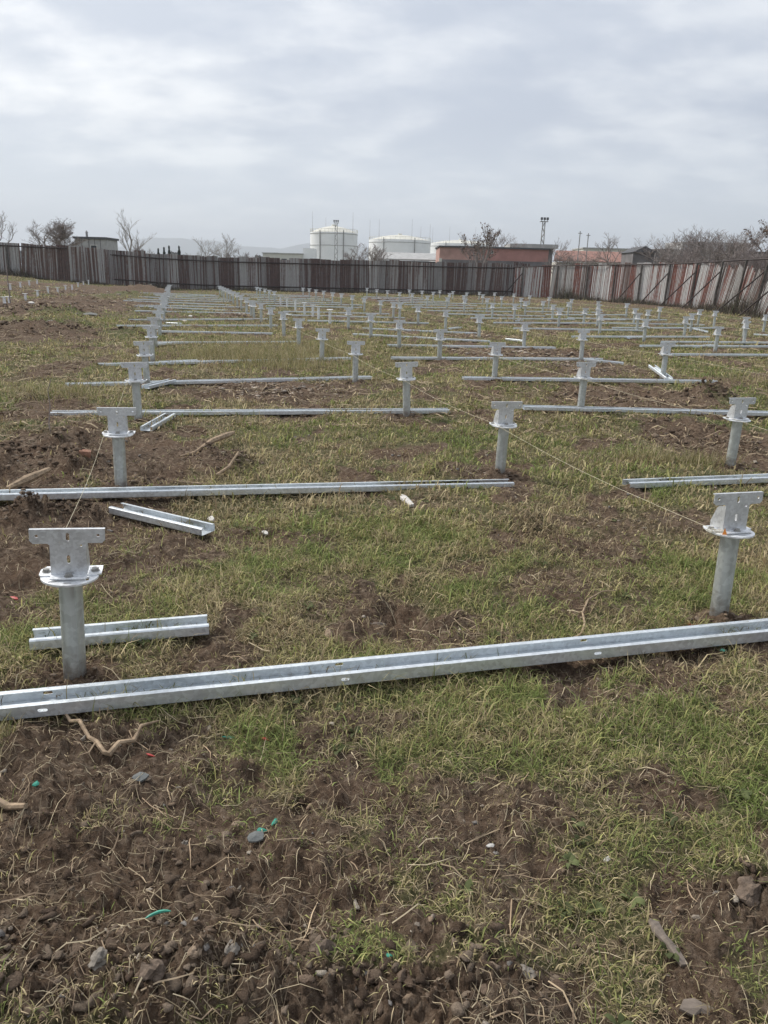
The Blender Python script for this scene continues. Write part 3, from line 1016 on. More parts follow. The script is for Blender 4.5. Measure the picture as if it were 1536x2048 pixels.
fence('pale rust-streaked corrugated fence stretch at the right, braced and leaning over',
      [(11.4, 74.0, 0.06, 2.6, 0), (14.42, 72, 0.08, 2.74, 0.02), (17.63, 67, 0.05, 2.88, 0.03), (19.51, 61, 0.02, 2.93, 0.04), (20.5, 57, 0.02, 2.94, 0.10), (20.9, 53, 0.02, 3.0, 0.28), (20.9, 49, 0.02, 3.05, 0.46), (20.6, 46, 0.0, 3.05, 0.62), (20.1, 42, 0.0, 3.0, 0.68), (19.7, 37, 0.0, 2.9, 0.68)],
      [M_FC, M_FC, M_FC, M_FA], [0.97], prop=True, posts_every=4)

# ------------------------------------------------------------------ buildings, tanks, masts behind the fence
M_WHITE = simple('white_tank_paint', (0.92, 0.92, 0.91), 0.6, var=0.05, scale=0.3)
M_TANKROOF = simple('cream_tank_roof', (0.66, 0.64, 0.56), 0.7, var=0.1, scale=0.5)
M_STEEL = simple('grey_steelwork', (0.32, 0.31, 0.30), 0.7, var=0.2)
M_PINK = simple('faded_pink_render', (0.414, 0.218, 0.190), 0.9, var=0.16, scale=0.9)
M_PINK2 = simple('faded_salmon_render', (0.456, 0.282, 0.240), 0.9, var=0.2, scale=0.9)
M_ROOFD = simple('bitumen_roof', (0.10, 0.10, 0.105), 0.85, var=0.2)
M_CONC = simple('grey_concrete', (0.420, 0.413, 0.399), 0.9, var=0.2, scale=1.5)
M_CONC2 = simple('dark_concrete', (0.182, 0.169, 0.169), 0.9, var=0.25, scale=1.2)
M_TILE = simple('faded_roof_tiles', (0.33, 0.185, 0.15), 0.85, var=0.25, scale=2)
M_CREAM = simple('cream_wall', (0.62, 0.60, 0.54), 0.85, var=0.08, scale=1)
M_BLUEG = simple('blue_grey_sheet', (0.13, 0.145, 0.17), 0.7, var=0.15, scale=2, stretch=(4, 4, 0.3))
M_GLASS = simple('dark_window_glass', (0.05, 0.055, 0.06), 0.2, var=0.2)


def tank(label, cx, cy, rad, hgt, dome, masts, seams):
    e = empty('storage_tank', (cx, cy, 0))
    tag(e, label, 'storage tank', 'white storage tanks behind the fence')
    MB().cyl(rad, rad, -0.5, hgt, 64, cap=False).build('shell', M_WHITE, e, True)
    mb = MB()
    rings = 6
    v, f = [], []
    for k in range(rings + 1):
        q = k / rings
        rr = rad * 0.995 * (1 - q)
        zz = hgt + dome * math.sin(q * math.pi / 2) ** 0.9
        v += [(rr * math.cos(2 * math.pi * i / 48), rr * math.sin(2 * math.pi * i / 48), zz) for i in range(48)]
    for k in range(rings):
        f += [(k * 48 + i, k * 48 + (i + 1) % 48, (k + 1) * 48 + (i + 1) % 48, (k + 1) * 48 + i) for i in range(48)]
    rf = mb.add(v, f).build('roof', M_TANKROOF, e, True)
    MB().cyl(0.9, 0.7, hgt + dome - 0.1, hgt + dome + 0.5, 12).build('roof_vent', M_TANKROOF, rf)
    for zf in seams:
        v = []
        mbr = MB()
        pts = [(1.004 * rad * math.cos(a), 1.004 * rad * math.sin(a), hgt * zf) for a in np.linspace(0, 2 * math.pi, 65)]
        mbr.tube(pts, 0.10, 4)
        mbr.build('wind_girder', M_CONC, e)
    # roof rail
    mbr = MB()
    pts = [(rad * math.cos(a), rad * math.sin(a), hgt + 1.0) for a in np.linspace(0, 2 * math.pi, 65)]
    mbr.tube(pts, 0.05, 4)
    for a in np.linspace(0, 2 * math.pi, 41)[:-1]:
        mbr.tube([(rad * math.cos(a), rad * math.sin(a), hgt), (rad * math.cos(a), rad * math.sin(a), hgt + 1.0)], 0.04, 4)
    mbr.build('guard_rail', M_TANKROOF, e)
    # stair pipes down the shell
    for a in (-2.1, -1.1):
        MB().tube([(1.02 * rad * math.cos(a), 1.02 * rad * math.sin(a), -0.5), (1.02 * rad * math.cos(a), 1.02 * rad * math.sin(a), hgt + 0.6)], 0.18, 6).build('riser_pipe', M_STEEL, e)
    for a, hh in masts:
        MB().tube([(rad * math.cos(a), rad * math.sin(a), hgt), (rad * math.cos(a), rad * math.sin(a), hgt + hh)], [0.06, 0.03], 5).build('lightning_rod', M_STEEL, e)


tank('tall white cylindrical storage tank with low cone roof', -18.85, 268, 7.75, 14.3, 2.1, [(-2.6, 6.2), (-0.6, 6.2), (2.0, 5.2)], [0.72, 0.97])
tank('wide white storage tank right of the tall one, with shallow domed roof', 3.3, 312, 11.8, 14.3, 2.0, [(-2.9, 7), (-2.3, 7), (-1.2, 7), (-0.3, 6), (0.8, 6)], [0.93])
tank('third white storage tank, partly hidden behind the pink building', 31.8, 374, 14.6, 15.8, 1.9, [(-2.7, 7), (-2.0, 7), (-1.2, 7)], [0.93])


def mast(label, x, y, z0, h, w, heads=True):
    e = empty('floodlight_mast', (x, y, z0))
    tag(e, label, 'floodlight mast', 'lattice floodlight masts')
    mb = MB()
    for sx_ in (-1, 1):
        for sy_ in (-1, 1):
            mb.tube([(sx_ * w, sy_ * w, 0), (sx_ * w * 0.6, sy_ * w * 0.6, h)], 0.05, 4)
    ns = 12
    for i in range(ns):
        z_a, z_b = h * i / ns, h * (i + 1) / ns
        wa, wb = w * (1 - 0.4 * i / ns), w * (1 - 0.4 * (i + 1) / ns)
        s_ = 1 if i % 2 else -1
        mb.tube([(-s_ * wa, -wa, z_a), (s_ * wb, -wb, z_b)], 0.05, 4)
        mb.tube([(-s_ * wa, wa, z_a), (s_ * wb, wb, z_b)], 0.05, 4)
        mb.tube([(-wa, -s_ * wa, z_a), (-wb, s_ * wb, z_b)], 0.05, 4)
    mb.build('lattice', M_STEEL, e)
    MB().box(-0.8, 0.8, -0.5, 0.5, h, h + 0.12).build('platform', M_STEEL, e)
    for q in (-0.6, 0.0, 0.6):
        MB().box(q - 0.22, q + 0.22, -0.75, -0.45, h + 0.35, h + 0.85).box(q - .05, q + .05, -.6, -.5, h + .12, h + .35).build('floodlight', M_ROOFD, e)


mast('slim lattice floodlight mast in front of the tall white tank', -16.9, 250, 0, 16.3, 0.55)
mast('lattice floodlight mast right of the pink building', 31.5, 170, 0, 12.9, 0.4)


def building(name, label, boxes, wins=(), cat='building', extra=None):
    """boxes: (part name, material, x0,x1,y0,y1,z0,z1)"""
    e = empty(name, ((boxes[0][2] + boxes[0][3]) / 2, (boxes[0][4] + boxes[0][5]) / 2, 0))
    tag(e, label, cat)
    ox, oy = e.location.x, e.location.y
    for nm, mt, x0, x1, y0, y1, z0, z1 in boxes:
        MB().box(x0 - ox, x1 - ox, y0 - oy, y1 - oy, z0, z1).build(nm, mt, e)
    for x0, x1, y, z0, z1 in wins:
        w_ = MB().box(x0 - ox, x1 - ox, y - oy - 0.06, y - oy - 0.003, z0, z1).build('window', M_CREAM, e)
        MB().box(x0 - ox + .08, x1 - ox - .08, y - oy - 0.075, y - oy - 0.062, z0 + .08, z1 - .08).build('pane', M_GLASS, w_)
    if extra:
        extra(e, ox, oy)
    return e


def hut_extra(e, ox, oy):
    for q in (0.22, 0.45, 0.64, 0.82):
        x = -37.0 + 3.65 * q
        MB().box(x - ox - 0.03, x - ox + 0.03, 94.94 - oy, 94.985 - oy, 0, 4.72).build('wall_seam', M_CONC2, e)
    MB().cyl(0.14, 0.14, 5.0, 5.45, 8, -35.9 - ox, 96 - oy).cyl(0.2, 0.05, 5.45, 5.7, 8, -35.9 - ox, 96 - oy).build('roof_vent', M_STEEL, e)


building('rooftop_hut', 'small pale concrete block building with flat roof behind the left fence',
         [('wall', M_CONC, -37.0, -33.35, 95.0, 99.0, -0.2, 4.74), ('roof', M_ROOFD, -37.15, -33.2, 94.8, 99.2, 4.743, 4.97)], [(-35.2, -34.4, 95.0, 3.2, 4.1)], extra=hut_extra)
building('warehouse', 'long low white warehouse left of the tall tank',
         [('wall', M_CREAM, -34.8, -24.0, 220, 232, -0.2, 6.35), ('roof', M_CONC, -35.0, -23.8, 219.8, 232.2, 6.353, 6.6), ('annex', M_WHITE, -23.98, -20.9, 221, 229, -0.2, 8.0)],
         [(-33, -31.6, 220, 3.6, 5.2), (-29.8, -28.2, 220, 3.6, 5.2), (-27, -25.6, 220, 3.6, 5.2)])


def shed_extra(e, ox, oy):
    v = [(-2.3, 109.5, 3.55), (6.6, 109.5, 3.55), (6.6, 114, 4.5), (-0.9, 114, 4.5), (-2.3, 109.5, 3.72), (6.6, 109.5, 3.72), (6.6, 114, 4.66), (-0.9, 114, 4.66)]
    MB().add([(a - ox, b_ - oy, c) for a, b_, c in v], [(3, 2, 1, 0), (4, 5, 6, 7), (0, 1, 5, 4), (1, 2, 6, 5), (2, 3, 7, 6), (3, 0, 4, 7)]).build('roof', M_CONC, e)
    for k_ in range(9):
        x = -1.6 + k_ * 0.9
        MB().box(x - ox, x - ox + 0.06, 109.93 - oy, 109.99 - oy, 0, 3.5).build('sheet_seam', M_ROOFD, e)


building('sheet_shed', 'blue-grey sheet metal shed with pale sloping roof before the wide tank', [('wall', M_BLUEG, -2.0, 6.3, 110, 114, -0.2, 3.5)], extra=shed_extra)


def pink_extra(e, ox, oy):
    MB().box(11.3 - ox, 11.5 - ox, 99.9 - oy, 99.99 - oy, 0, 5.15).build('downpipe', M_STEEL, e)
    MB().box(5.95 - ox, 6.3 - ox, 99.8 - oy, 99.985 - oy, 0, 3.75).build('pillar', M_CREAM, e)


building('pink_building', 'flat-roofed faded pink building behind the centre right fence',
         [('wall', M_PINK2, 6.0, 11.4, 100, 108, -0.2, 5.05), ('side_wall', M_PINK, 11.403, 19.4, 100, 108, -0.2, 5.05), ('roof', M_ROOFD, 5.85, 19.55, 99.75, 108.2, 5.053, 5.22), ('base_strip', M_CONC2, 6.0, 19.4, 99.96, 99.997, -0.2, 3.62)],
         [(12.3, 12.6, 100, 4.4, 4.8)], extra=pink_extra)
building('canopy', 'grey concrete slab canopy behind the pink building', [('slab', M_CONC, 16.8, 23.6, 115, 121, 5.75, 6.3), ('pillar', M_CONC2, 17.2, 17.7, 116, 116.5, -0.2, 5.747), ('pillar', M_CONC2, 22.6, 23.1, 116, 116.5, -0.2, 5.747)], cat='canopy')


def red_extra(e, ox, oy):
    v = [(24.0, 119.5, 4.15), (35.9, 119.5, 4.15), (35.9, 124, 5.7), (25.2, 124, 5.7), (24.0, 119.5, 4.3), (35.9, 119.5, 4.3), (35.9, 124, 5.85), (25.2, 124, 5.85)]
    MB().add([(a - ox, b_ - oy, c) for a, b_, c in v], [(3, 2, 1, 0), (4, 5, 6, 7), (0, 1, 5, 4), (1, 2, 6, 5), (2, 3, 7, 6), (3, 0, 4, 7)]).build('roof', M_TILE, e)
    for k_ in range(12):
        x = 24.9 + k_ * 0.9
        MB().tube([(x - ox, 119.45 - oy, 4.33), (x - ox, 123.9 - oy, 5.87)], 0.05, 4).build('tile_ridge', M_TILE, e)


building('tiled_house', 'long low house with orange tiled roof and cream wall behind the right fence', [('wall', M_CREAM, 24.6, 35.6, 120, 127, -0.2, 4.1)],
         [(27, 28.2, 120, 2.8, 3.8), (30, 31.2, 120, 2.8, 3.8)], extra=red_extra)
building('cream_block', 'pale cream flat building above the orange tiled roof', [('wall', M_CREAM, 40.2, 54, 170, 180, -0.2, 7.9), ('roof', M_CONC, 40.0, 54.2, 169.8, 180.2, 7.903, 8.15)])


def gable_extra(e, ox, oy):
    v = [(23.7, 79.7, 4.35), (24.9, 79.7, 4.95), (26.1, 79.7, 4.35), (23.7, 84.2, 4.35), (24.9, 84.2, 4.95), (26.1, 84.2, 4.35)]
    MB().add([(a - ox, b_ - oy, c) for a, b_, c in v], [(0, 1, 2), (5, 4, 3), (0, 3, 4, 1), (1, 4, 5, 2), (2, 5, 3, 0)]).build('roof', M_ROOFD, e)


building('gabled_shed', 'small dark gabled shed rising over the right fence', [('wall', M_CONC2, 23.85, 25.95, 80, 84, -0.2, 4.347)], extra=gable_extra)
building('grey_building', 'dark grey two-step flat building behind bare trees at the right', [('wall', M_CONC2, 30.9, 48, 95, 104, -0.2, 5.1), ('roof', M_ROOFD, 30.7, 48.2, 94.8, 104.2, 5.103, 5.3), ('upper_wall', M_CONC, 34.6, 42.6, 97, 103, 5.303, 6.3)],
         [(36, 37.2, 95, 3.0, 4.3), (39, 40.2, 95, 3.0, 4.3), (42, 43.2, 95, 3.0, 4.3), (45, 46.2, 95, 3.0, 4.3)])
for x, y, h, lab in ((24.2, 105, 7.6, 'left of two thin metal poles behind the canopy'), (25.4, 105.5, 7.4, 'right of two thin metal poles behind the canopy')):
    o = MB().tube([(0, 0, -0.2), (0, 0, h)], [0.07, 0.06], 6).build('metal_pole', M_STEEL, loc=(x, y, 0))
    MB().box(-0.25, 0.25, -0.05, 0.05, h - 0.3, h - 0.22).build('cross_arm', M_STEEL, o)
    tag(o, lab, 'pole')

# ------------------------------------------------------------------ hills and far wood
def ridge(name, label, path, depth, mat, seed, rough):
    xs = np.linspace(path[0][0], path[-1][0], 160)
    base = np.interp(xs, [p[0] for p in path], [p[1] for p in path])
    top = base * (1 + rough * fbm(xs * 0.01, xs * 0 + seed, seed, 4))
    y0 = path[0][2]
    prof = [(-0.5, 0.0), (-0.35, 0.25), (-0.18, 0.65), (0, 1.0), (0.25, 0.7), (0.5, 0.0)]
    V = [(x, y0 + depth * a, -2 + (t + 2) * b_ * (1 + 0.06 * float(noise(x * 0.02, a * 5, seed)) * (0 < b_ < 1))) for a, b_ in prof for x, t in zip(xs, top)]
    n = len(xs)
    Fc = [(k * n + i, k * n + i + 1, (k + 1) * n + i + 1, (k + 1) * n + i) for k in range(len(prof) - 1) for i in range(n - 1)]
    o = MB().add(V, Fc).build(name, mat, smooth=True)
    tag(o, label, 'hill', kind='structure')


M_HILL = simple('wooded_hillside', (0.10, 0.11, 0.085), 0.95, var=0.3, scale=0.01)
ridge('hills', 'faint blue hills on the horizon left of the tanks', [(x_ * 1.8, z_ * 1.78, 5400) for x_, z_ in [(-2600, 20), (-1500, 55), (-1000, 76), (-890, 114), (-780, 115), (-610, 99), (-480, 86), (-400, 84), (-336, 103), (-200, 112), (0, 90), (300, 70), (900, 50), (2600, 40)]], 1000, M_HILL, 2, 0.10)


def leaf_cloud(n, fn, size, cols, seed):
    r_ = np.random.default_rng(seed)
    c = fn(r_, n)
    a = r_.normal(size=(n, 3))
    a /= np.linalg.norm(a, axis=1)[:, None]
    b_ = np.cross(a, r_.normal(size=(n, 3)))
    b_ /= np.linalg.norm(b_, axis=1)[:, None]
    sz = size * r_.uniform(0.6, 1.4, (n, 1))
    v = np.stack([c - a * sz, c + b_ * sz * 0.55, c + a * sz, c - b_ * sz * 0.55], 1).reshape(-1, 3)
    ci = r_.integers(0, len(cols), n)
    col = np.repeat(np.array(cols)[ci] * r_.uniform(0.75, 1.25, (n, 1)), 4, 0)
    return v, np.arange(4 * n), np.full(n, 4), col


def wood_pts(r_, n):
    x = r_.uniform(-330, 10, n)
    top = 11 + 5 * fbm(x * 0.03, x * 0, 77, 3) + 3 * fbm(x * .15, x * 0, 78, 2)
    z = top * (1 - r_.uniform(0, 1, n) ** 1.6)
    return np.stack([x, 640 + r_.uniform(-12, 12, n), np.maximum(0, z)], 1)


v, fl, tt, cl = leaf_cloud(26000, wood_pts, 0.9, [(0.06, 0.06, 0.045), (0.085, 0.075, 0.06), (0.04, 0.05, 0.035)], 5)
o = bpy.data.objects.new('far_wood', np_mesh('far_wood', v, fl, tt, tint_mat('far_foliage', 0.9), cl))
link(o)
tag(o, 'far dark line of woodland left of the white tanks', 'wood', kind='stuff')

# ------------------------------------------------------------------ bare winter trees
def tree(label, x, y, h, spread, seed, mat, twig=0.012, trunk=None, dense=1.0, upright=0.5, group='bare trees behind the fence', leaves=None, multi=1, name='bare_tree', start=0.3):
    rr = random.Random(seed)
    e = empty(name, (x, y, hz_at(x, y) - 0.02))
    tag(e, label, 'tree' if name != 'bare_shrub' else 'shrub', group)
    mt, mc = MB(), MB()
    tips = []
    trunk = trunk or h * 0.016 + 0.02

    def grow(p, d, ln, rad, lev):
        n = 3 if lev < 3 else 2
        pts, rads = [p], [rad]
        cur, dd = p.copy(), d.copy()
        for i in range(n):
            dd = (dd + Vector((rr.gauss(0, .16), rr.gauss(0, .16), rr.gauss(0.05 * upright, .10)))).normalized()
            cur = cur + dd * (ln / n)
            pts.append(cur.copy())
            rads.append(max(twig * 0.5, rad * (1 - 0.5 * (i + 1) / n)))
        (mt if lev == 0 else mc).tube(pts, rads, 7 if lev == 0 else (4 if lev < 3 else 3))
        if lev >= 4 or ln < 0.25:
            tips.extend(pts[1:])
            return
        kids = int((6 if lev == 0 else 4 if lev < 3 else 3) * dense + rr.random())
        for q in range(kids):
            f_ = start + (1 - start) * (q + rr.random()) / kids if lev == 0 else 0.25 + 0.75 * (q + rr.random()) / kids
            idx = min(int(f_ * n), n - 1)
            a = f_ * n - idx
            bp_ = pts[idx].lerp(pts[idx + 1], min(1, a))
            th_ = rr.uniform(0, 2 * math.pi)
            out = Vector((math.cos(th_), math.sin(th_), 0))
            tilt = rr.uniform(0.45, 0.95) * spread
            nd = (dd * math.cos(tilt) + out * math.sin(tilt) + Vector((0, 0, 0.25 * upright))).normalized()
            grow(bp_, nd, ln * rr.uniform(0.5, 0.72) * (1.1 - 0.35 * f_), max(twig, rad * 0.55 * (1.1 - .4 * f_)), lev + 1)

    for q in range(multi):
        a = 2 * math.pi * q / max(1, multi) + rr.random()
        d = Vector((math.cos(a) * 0.28, math.sin(a) * 0.28, 1)).normalized() if multi > 1 else Vector((rr.gauss(0, .05), rr.gauss(0, .05), 1)).normalized()
        grow(Vector((0.1 * math.cos(a) * (multi > 1), 0.1 * math.sin(a) * (multi > 1), 0)), d, h * (0.72 if multi == 1 else 0.62), trunk * (1 if multi == 1 else .7), 0)
    top = max(p[2] for p in mc.v)
    k = h / top
    for mb_ in (mt, mc):
        mb_.v = [(p[0], p[1], p[2] * k) for p in mb_.v]
    mt.build('trunk', mat, e, True)
    cr_ = mc.build('crown', mat, e)
    if leaves:
        n = leaves[0]
        T = np.array([tuple(t) for t in tips])
        T[:, 2] *= k

        def fn(r_, m_):
            return T[r_.integers(0, len(T), m_)] + r_.normal(0, leaves[3], (m_, 3))
        v, fl, tt, cl = leaf_cloud(n, fn, leaves[1], leaves[2], seed)
        o = bpy.data.objects.new('leaves', np_mesh('leaves', v, fl, tt, M_LEAF, cl))
        link(o, cr_)
    return e


M_LEAF = tint_mat('dead_leaves', 0.85)
BR = [(0.16, 0.11, 0.085), (0.12, 0.09, 0.075), (0.2, 0.14, 0.1)]
TREES = [
    ('bare tree at the left edge above the fence', -40.3, 85, 6.0, 1.0, M_TWIG, {}),
    ('low wide bare tree left of the rounded tree', -38.9, 90, 5.6, 1.25, M_TWIG, dict(dense=1.2)),
    ('dense rounded dark tree left of the pale block building', -32.3, 80, 5.4, 1.15, M_TWIG, dict(dense=1.7, leaves=(900, 0.05, [(0.14, 0.12, 0.11), (0.11, 0.10, 0.09)], 0.12))),
    ('tall slender pale birch right of the block building', -28.9, 90, 7.5, 0.6, M_TWIG2, dict(upright=1.0, start=0.2)),
    ('wide bare tree, first of two right of the conifers', -22.7, 100, 5.6, 1.0, M_TWIG2, dict()),
    ('narrow bare tree left of the warehouse', -20.3, 100, 6.1, 0.8, M_TWIG2, dict()),
    ('tall tree with a few dead leaves before the pink building', 8.7, 85, 7.1, 0.42, M_TWIG, dict(upright=1.0, leaves=(500, 0.09, BR, 0.1))),
    ('thin treetop with dark leaf clumps just right of the leafy tree', 10.3, 92, 6.5, 0.5, M_TWIG, dict(upright=1.0, leaves=(260, 0.11, BR, 0.1))),
    ('broad bare tree behind the pink building beside the mast', 15.2, 112, 8.2, 1.05, M_TWIG, dict(dense=1.2)),
    ('bare tree by the two thin poles', 19.6, 96, 6.4, 0.9, M_TWIG, dict()),
    ('low bare tree above the orange roof', 25.6, 118, 6.6, 1.1, M_TWIG, dict()),
    ('bare tree behind the gabled shed', 23.9, 86, 6.6, 1.1, M_TWIG, dict()),
    ('bare tree just right of the gabled shed', 26.9, 78, 6.3, 1.1, M_TWIG, dict(dense=1.2)),
    ('dense bare tree at the right, second from the gabled shed', 27.2, 72, 6.4, 1.0, M_TWIG, dict(dense=1.3)),
    ('tallest bare tree of the right-hand clump', 28.4, 70, 6.9, 0.95, M_TWIG, dict(dense=1.3)),
    ('bare tree before the tallest of the right-hand clump', 27.6, 64, 5.8, 1.0, M_TWIG, dict(dense=1.2)),
    ('tree with clinging dead leaves at the right edge', 27.6, 60, 6.4, 0.95, M_TWIG, dict(leaves=(900, 0.07, BR, 0.1))),
    ('bare tree rising behind the dark grey building, left one', 29.5, 84, 7.0, 1.0, M_TWIG, dict(dense=1.3)),
    ('bare tree rising behind the dark grey building, middle one', 31.2, 80, 7.2, 1.0, M_TWIG, dict(dense=1.3)),
    ('bare tree rising behind the dark grey building, right one', 33.0, 82, 7.4, 1.0, M_TWIG, dict(dense=1.3)),
    ('slim bare tree between gabled shed and the right-hand clump', 28.0, 80, 6.4, 0.8, M_TWIG2, dict(dense=1.2)),
    ('bare tree before the dark grey building windows', 29.5, 74, 6.0, 1.1, M_TWIG2, dict(dense=1.3)),
    ('far bare tree above the cream block', 30.5, 104, 7.0, 1.1, M_TWIG, dict(dense=1.1)),
]
for i, (lab, x, y, h, sp, mt, kw) in enumerate(TREES):
    tree(lab, x, y, h, sp, 100 + i, mt, **kw)
SHR = [('bare shrub by the warehouse left end', -18.2, 100, 4.3, 0.9), ('wide bare bush between the two larger tanks', -2.6, 86, 5.0, 0.9), ('low scrub above the fence at the left of the birch', -27.6, 88, 3.9, 1.0), ('low scrub left of the orange roof', 21.6, 92, 5.0, 1.0),
       ('scrub over the leaning fence, left one', 24.2, 66, 4.6, 1.0), ('scrub over the leaning fence, right one', 25.0, 58, 4.4, 1.0), ('scrub behind the fence near the right edge', 24.6, 52, 4.2, 1.0), ('scrub beside the gabled shed', 26.5, 74, 5.0, 1.0), ('scrub at the fence end at the right edge', 24.6, 47, 3.9, 1.0)]
for i, (lab, x, y, h, sp) in enumerate(SHR):
    tree(lab, x, y, h, sp, 300 + i, M_TWIG, multi=4, dense=1.1, name='bare_shrub', group='bare scrub behind the fence', start=0.25)


def conifer(label, x, y, h, w, seed):
    e = empty('conifer', (x, y, 0))
    tag(e, label, 'tree', 'small dark conifers')
    MB().tube([(0, 0, -0.1), (0, 0, h * 0.9)], [0.09, 0.02], 6).build('trunk', M_TWIG, e)

    def fn(r_, n):
        q = r_.uniform(0, 1, n) ** 0.8
        rad = w * 0.5 * (1 - q) ** 0.8 * (0.75 + 0.35 * np.sin(q * 40)) * r_.uniform(0.3, 1, n) ** 0.5
        a = r_.uniform(0, 2 * np.pi, n)
        return np.stack([rad * np.cos(a), rad * np.sin(a), 0.3 + q * (h - 0.3)], 1)
    v, fl, tt, cl = leaf_cloud(1500, fn, 0.11, [(0.022, 0.032, 0.022), (0.035, 0.045, 0.03)], seed)
    o = bpy.data.objects.new('crown', np_mesh('crown', v, fl, tt, M_LEAF, cl))
    link(o, e)


for i, (x, h, w, lab) in enumerate(((-31.6, 4.2, 1.2, 'first of four small dark conifers from the left'), (-30.8, 4.4, 1.1, 'second of four small dark conifers from the left'), (-30.1, 4.6, 1.2, 'third of four small dark conifers from the left'), (-28.75, 4.6, 1.4, 'rightmost of four small dark conifers, standing apart'))):
    conifer(lab, x, 110, h, w, 50 + i)

# ------------------------------------------------------------------ grass, dry strands, clods, pebbles
def polar_samples(n, r0, r1, power, half=0.62, seed=0):
    """points whose density per square metre falls as r**-power"""
    r_ = np.random.default_rng(seed)
    u = r_.uniform(0, 1, n)
    e = 2 - power
    r = (r0 ** e + u * (r1 ** e - r0 ** e)) ** (1 / e) if abs(e) > 1e-6 else r0 * (r1 / r0) ** u
    t = r_.uniform(-half, half, n)
    return r * np.sin(t), r * np.cos(t), r, r_


def inside_fence(x, y):
    return (y < 59 + 0.2 * (x + 24)) | (x > -24) & (y < 66 + 0.45 * (x + 18)) & (y < 72.5)


def green_zone(x, y):
    g = fbm(x * 0.8, y * 0.8, 51, 3) * 0.8 + fbm(x * 3.1, y * 3.1, 52, 3) * 0.9
    for cx, cy, rx, ry, w in ((1.2, 2.55, 0.9, 0.5, 0.55), (1.25, 1.95, 0.5, 0.35, 0.5), (-0.2, 2.35, 0.45, 0.22, 0.45), (0.3, 4.6, 1.2, 0.9, 0.15), (1.6, 7.4, 1.2, 1.6, 0.3), (4, 17, 6, 6, .3), (-9, 26, 4, 5, .4), (-0.6, 8.3, 1.6, .8, .25), (-0.5, 4.3, .7, .5, .15), (6, 11, 3, 3, .3), (-1.2, 2.75, .4, .2, .4)):
        d = ((x - cx) / rx) ** 2 + ((y - cy) / ry) ** 2
        g = g + w * np.exp(-d)
    return g


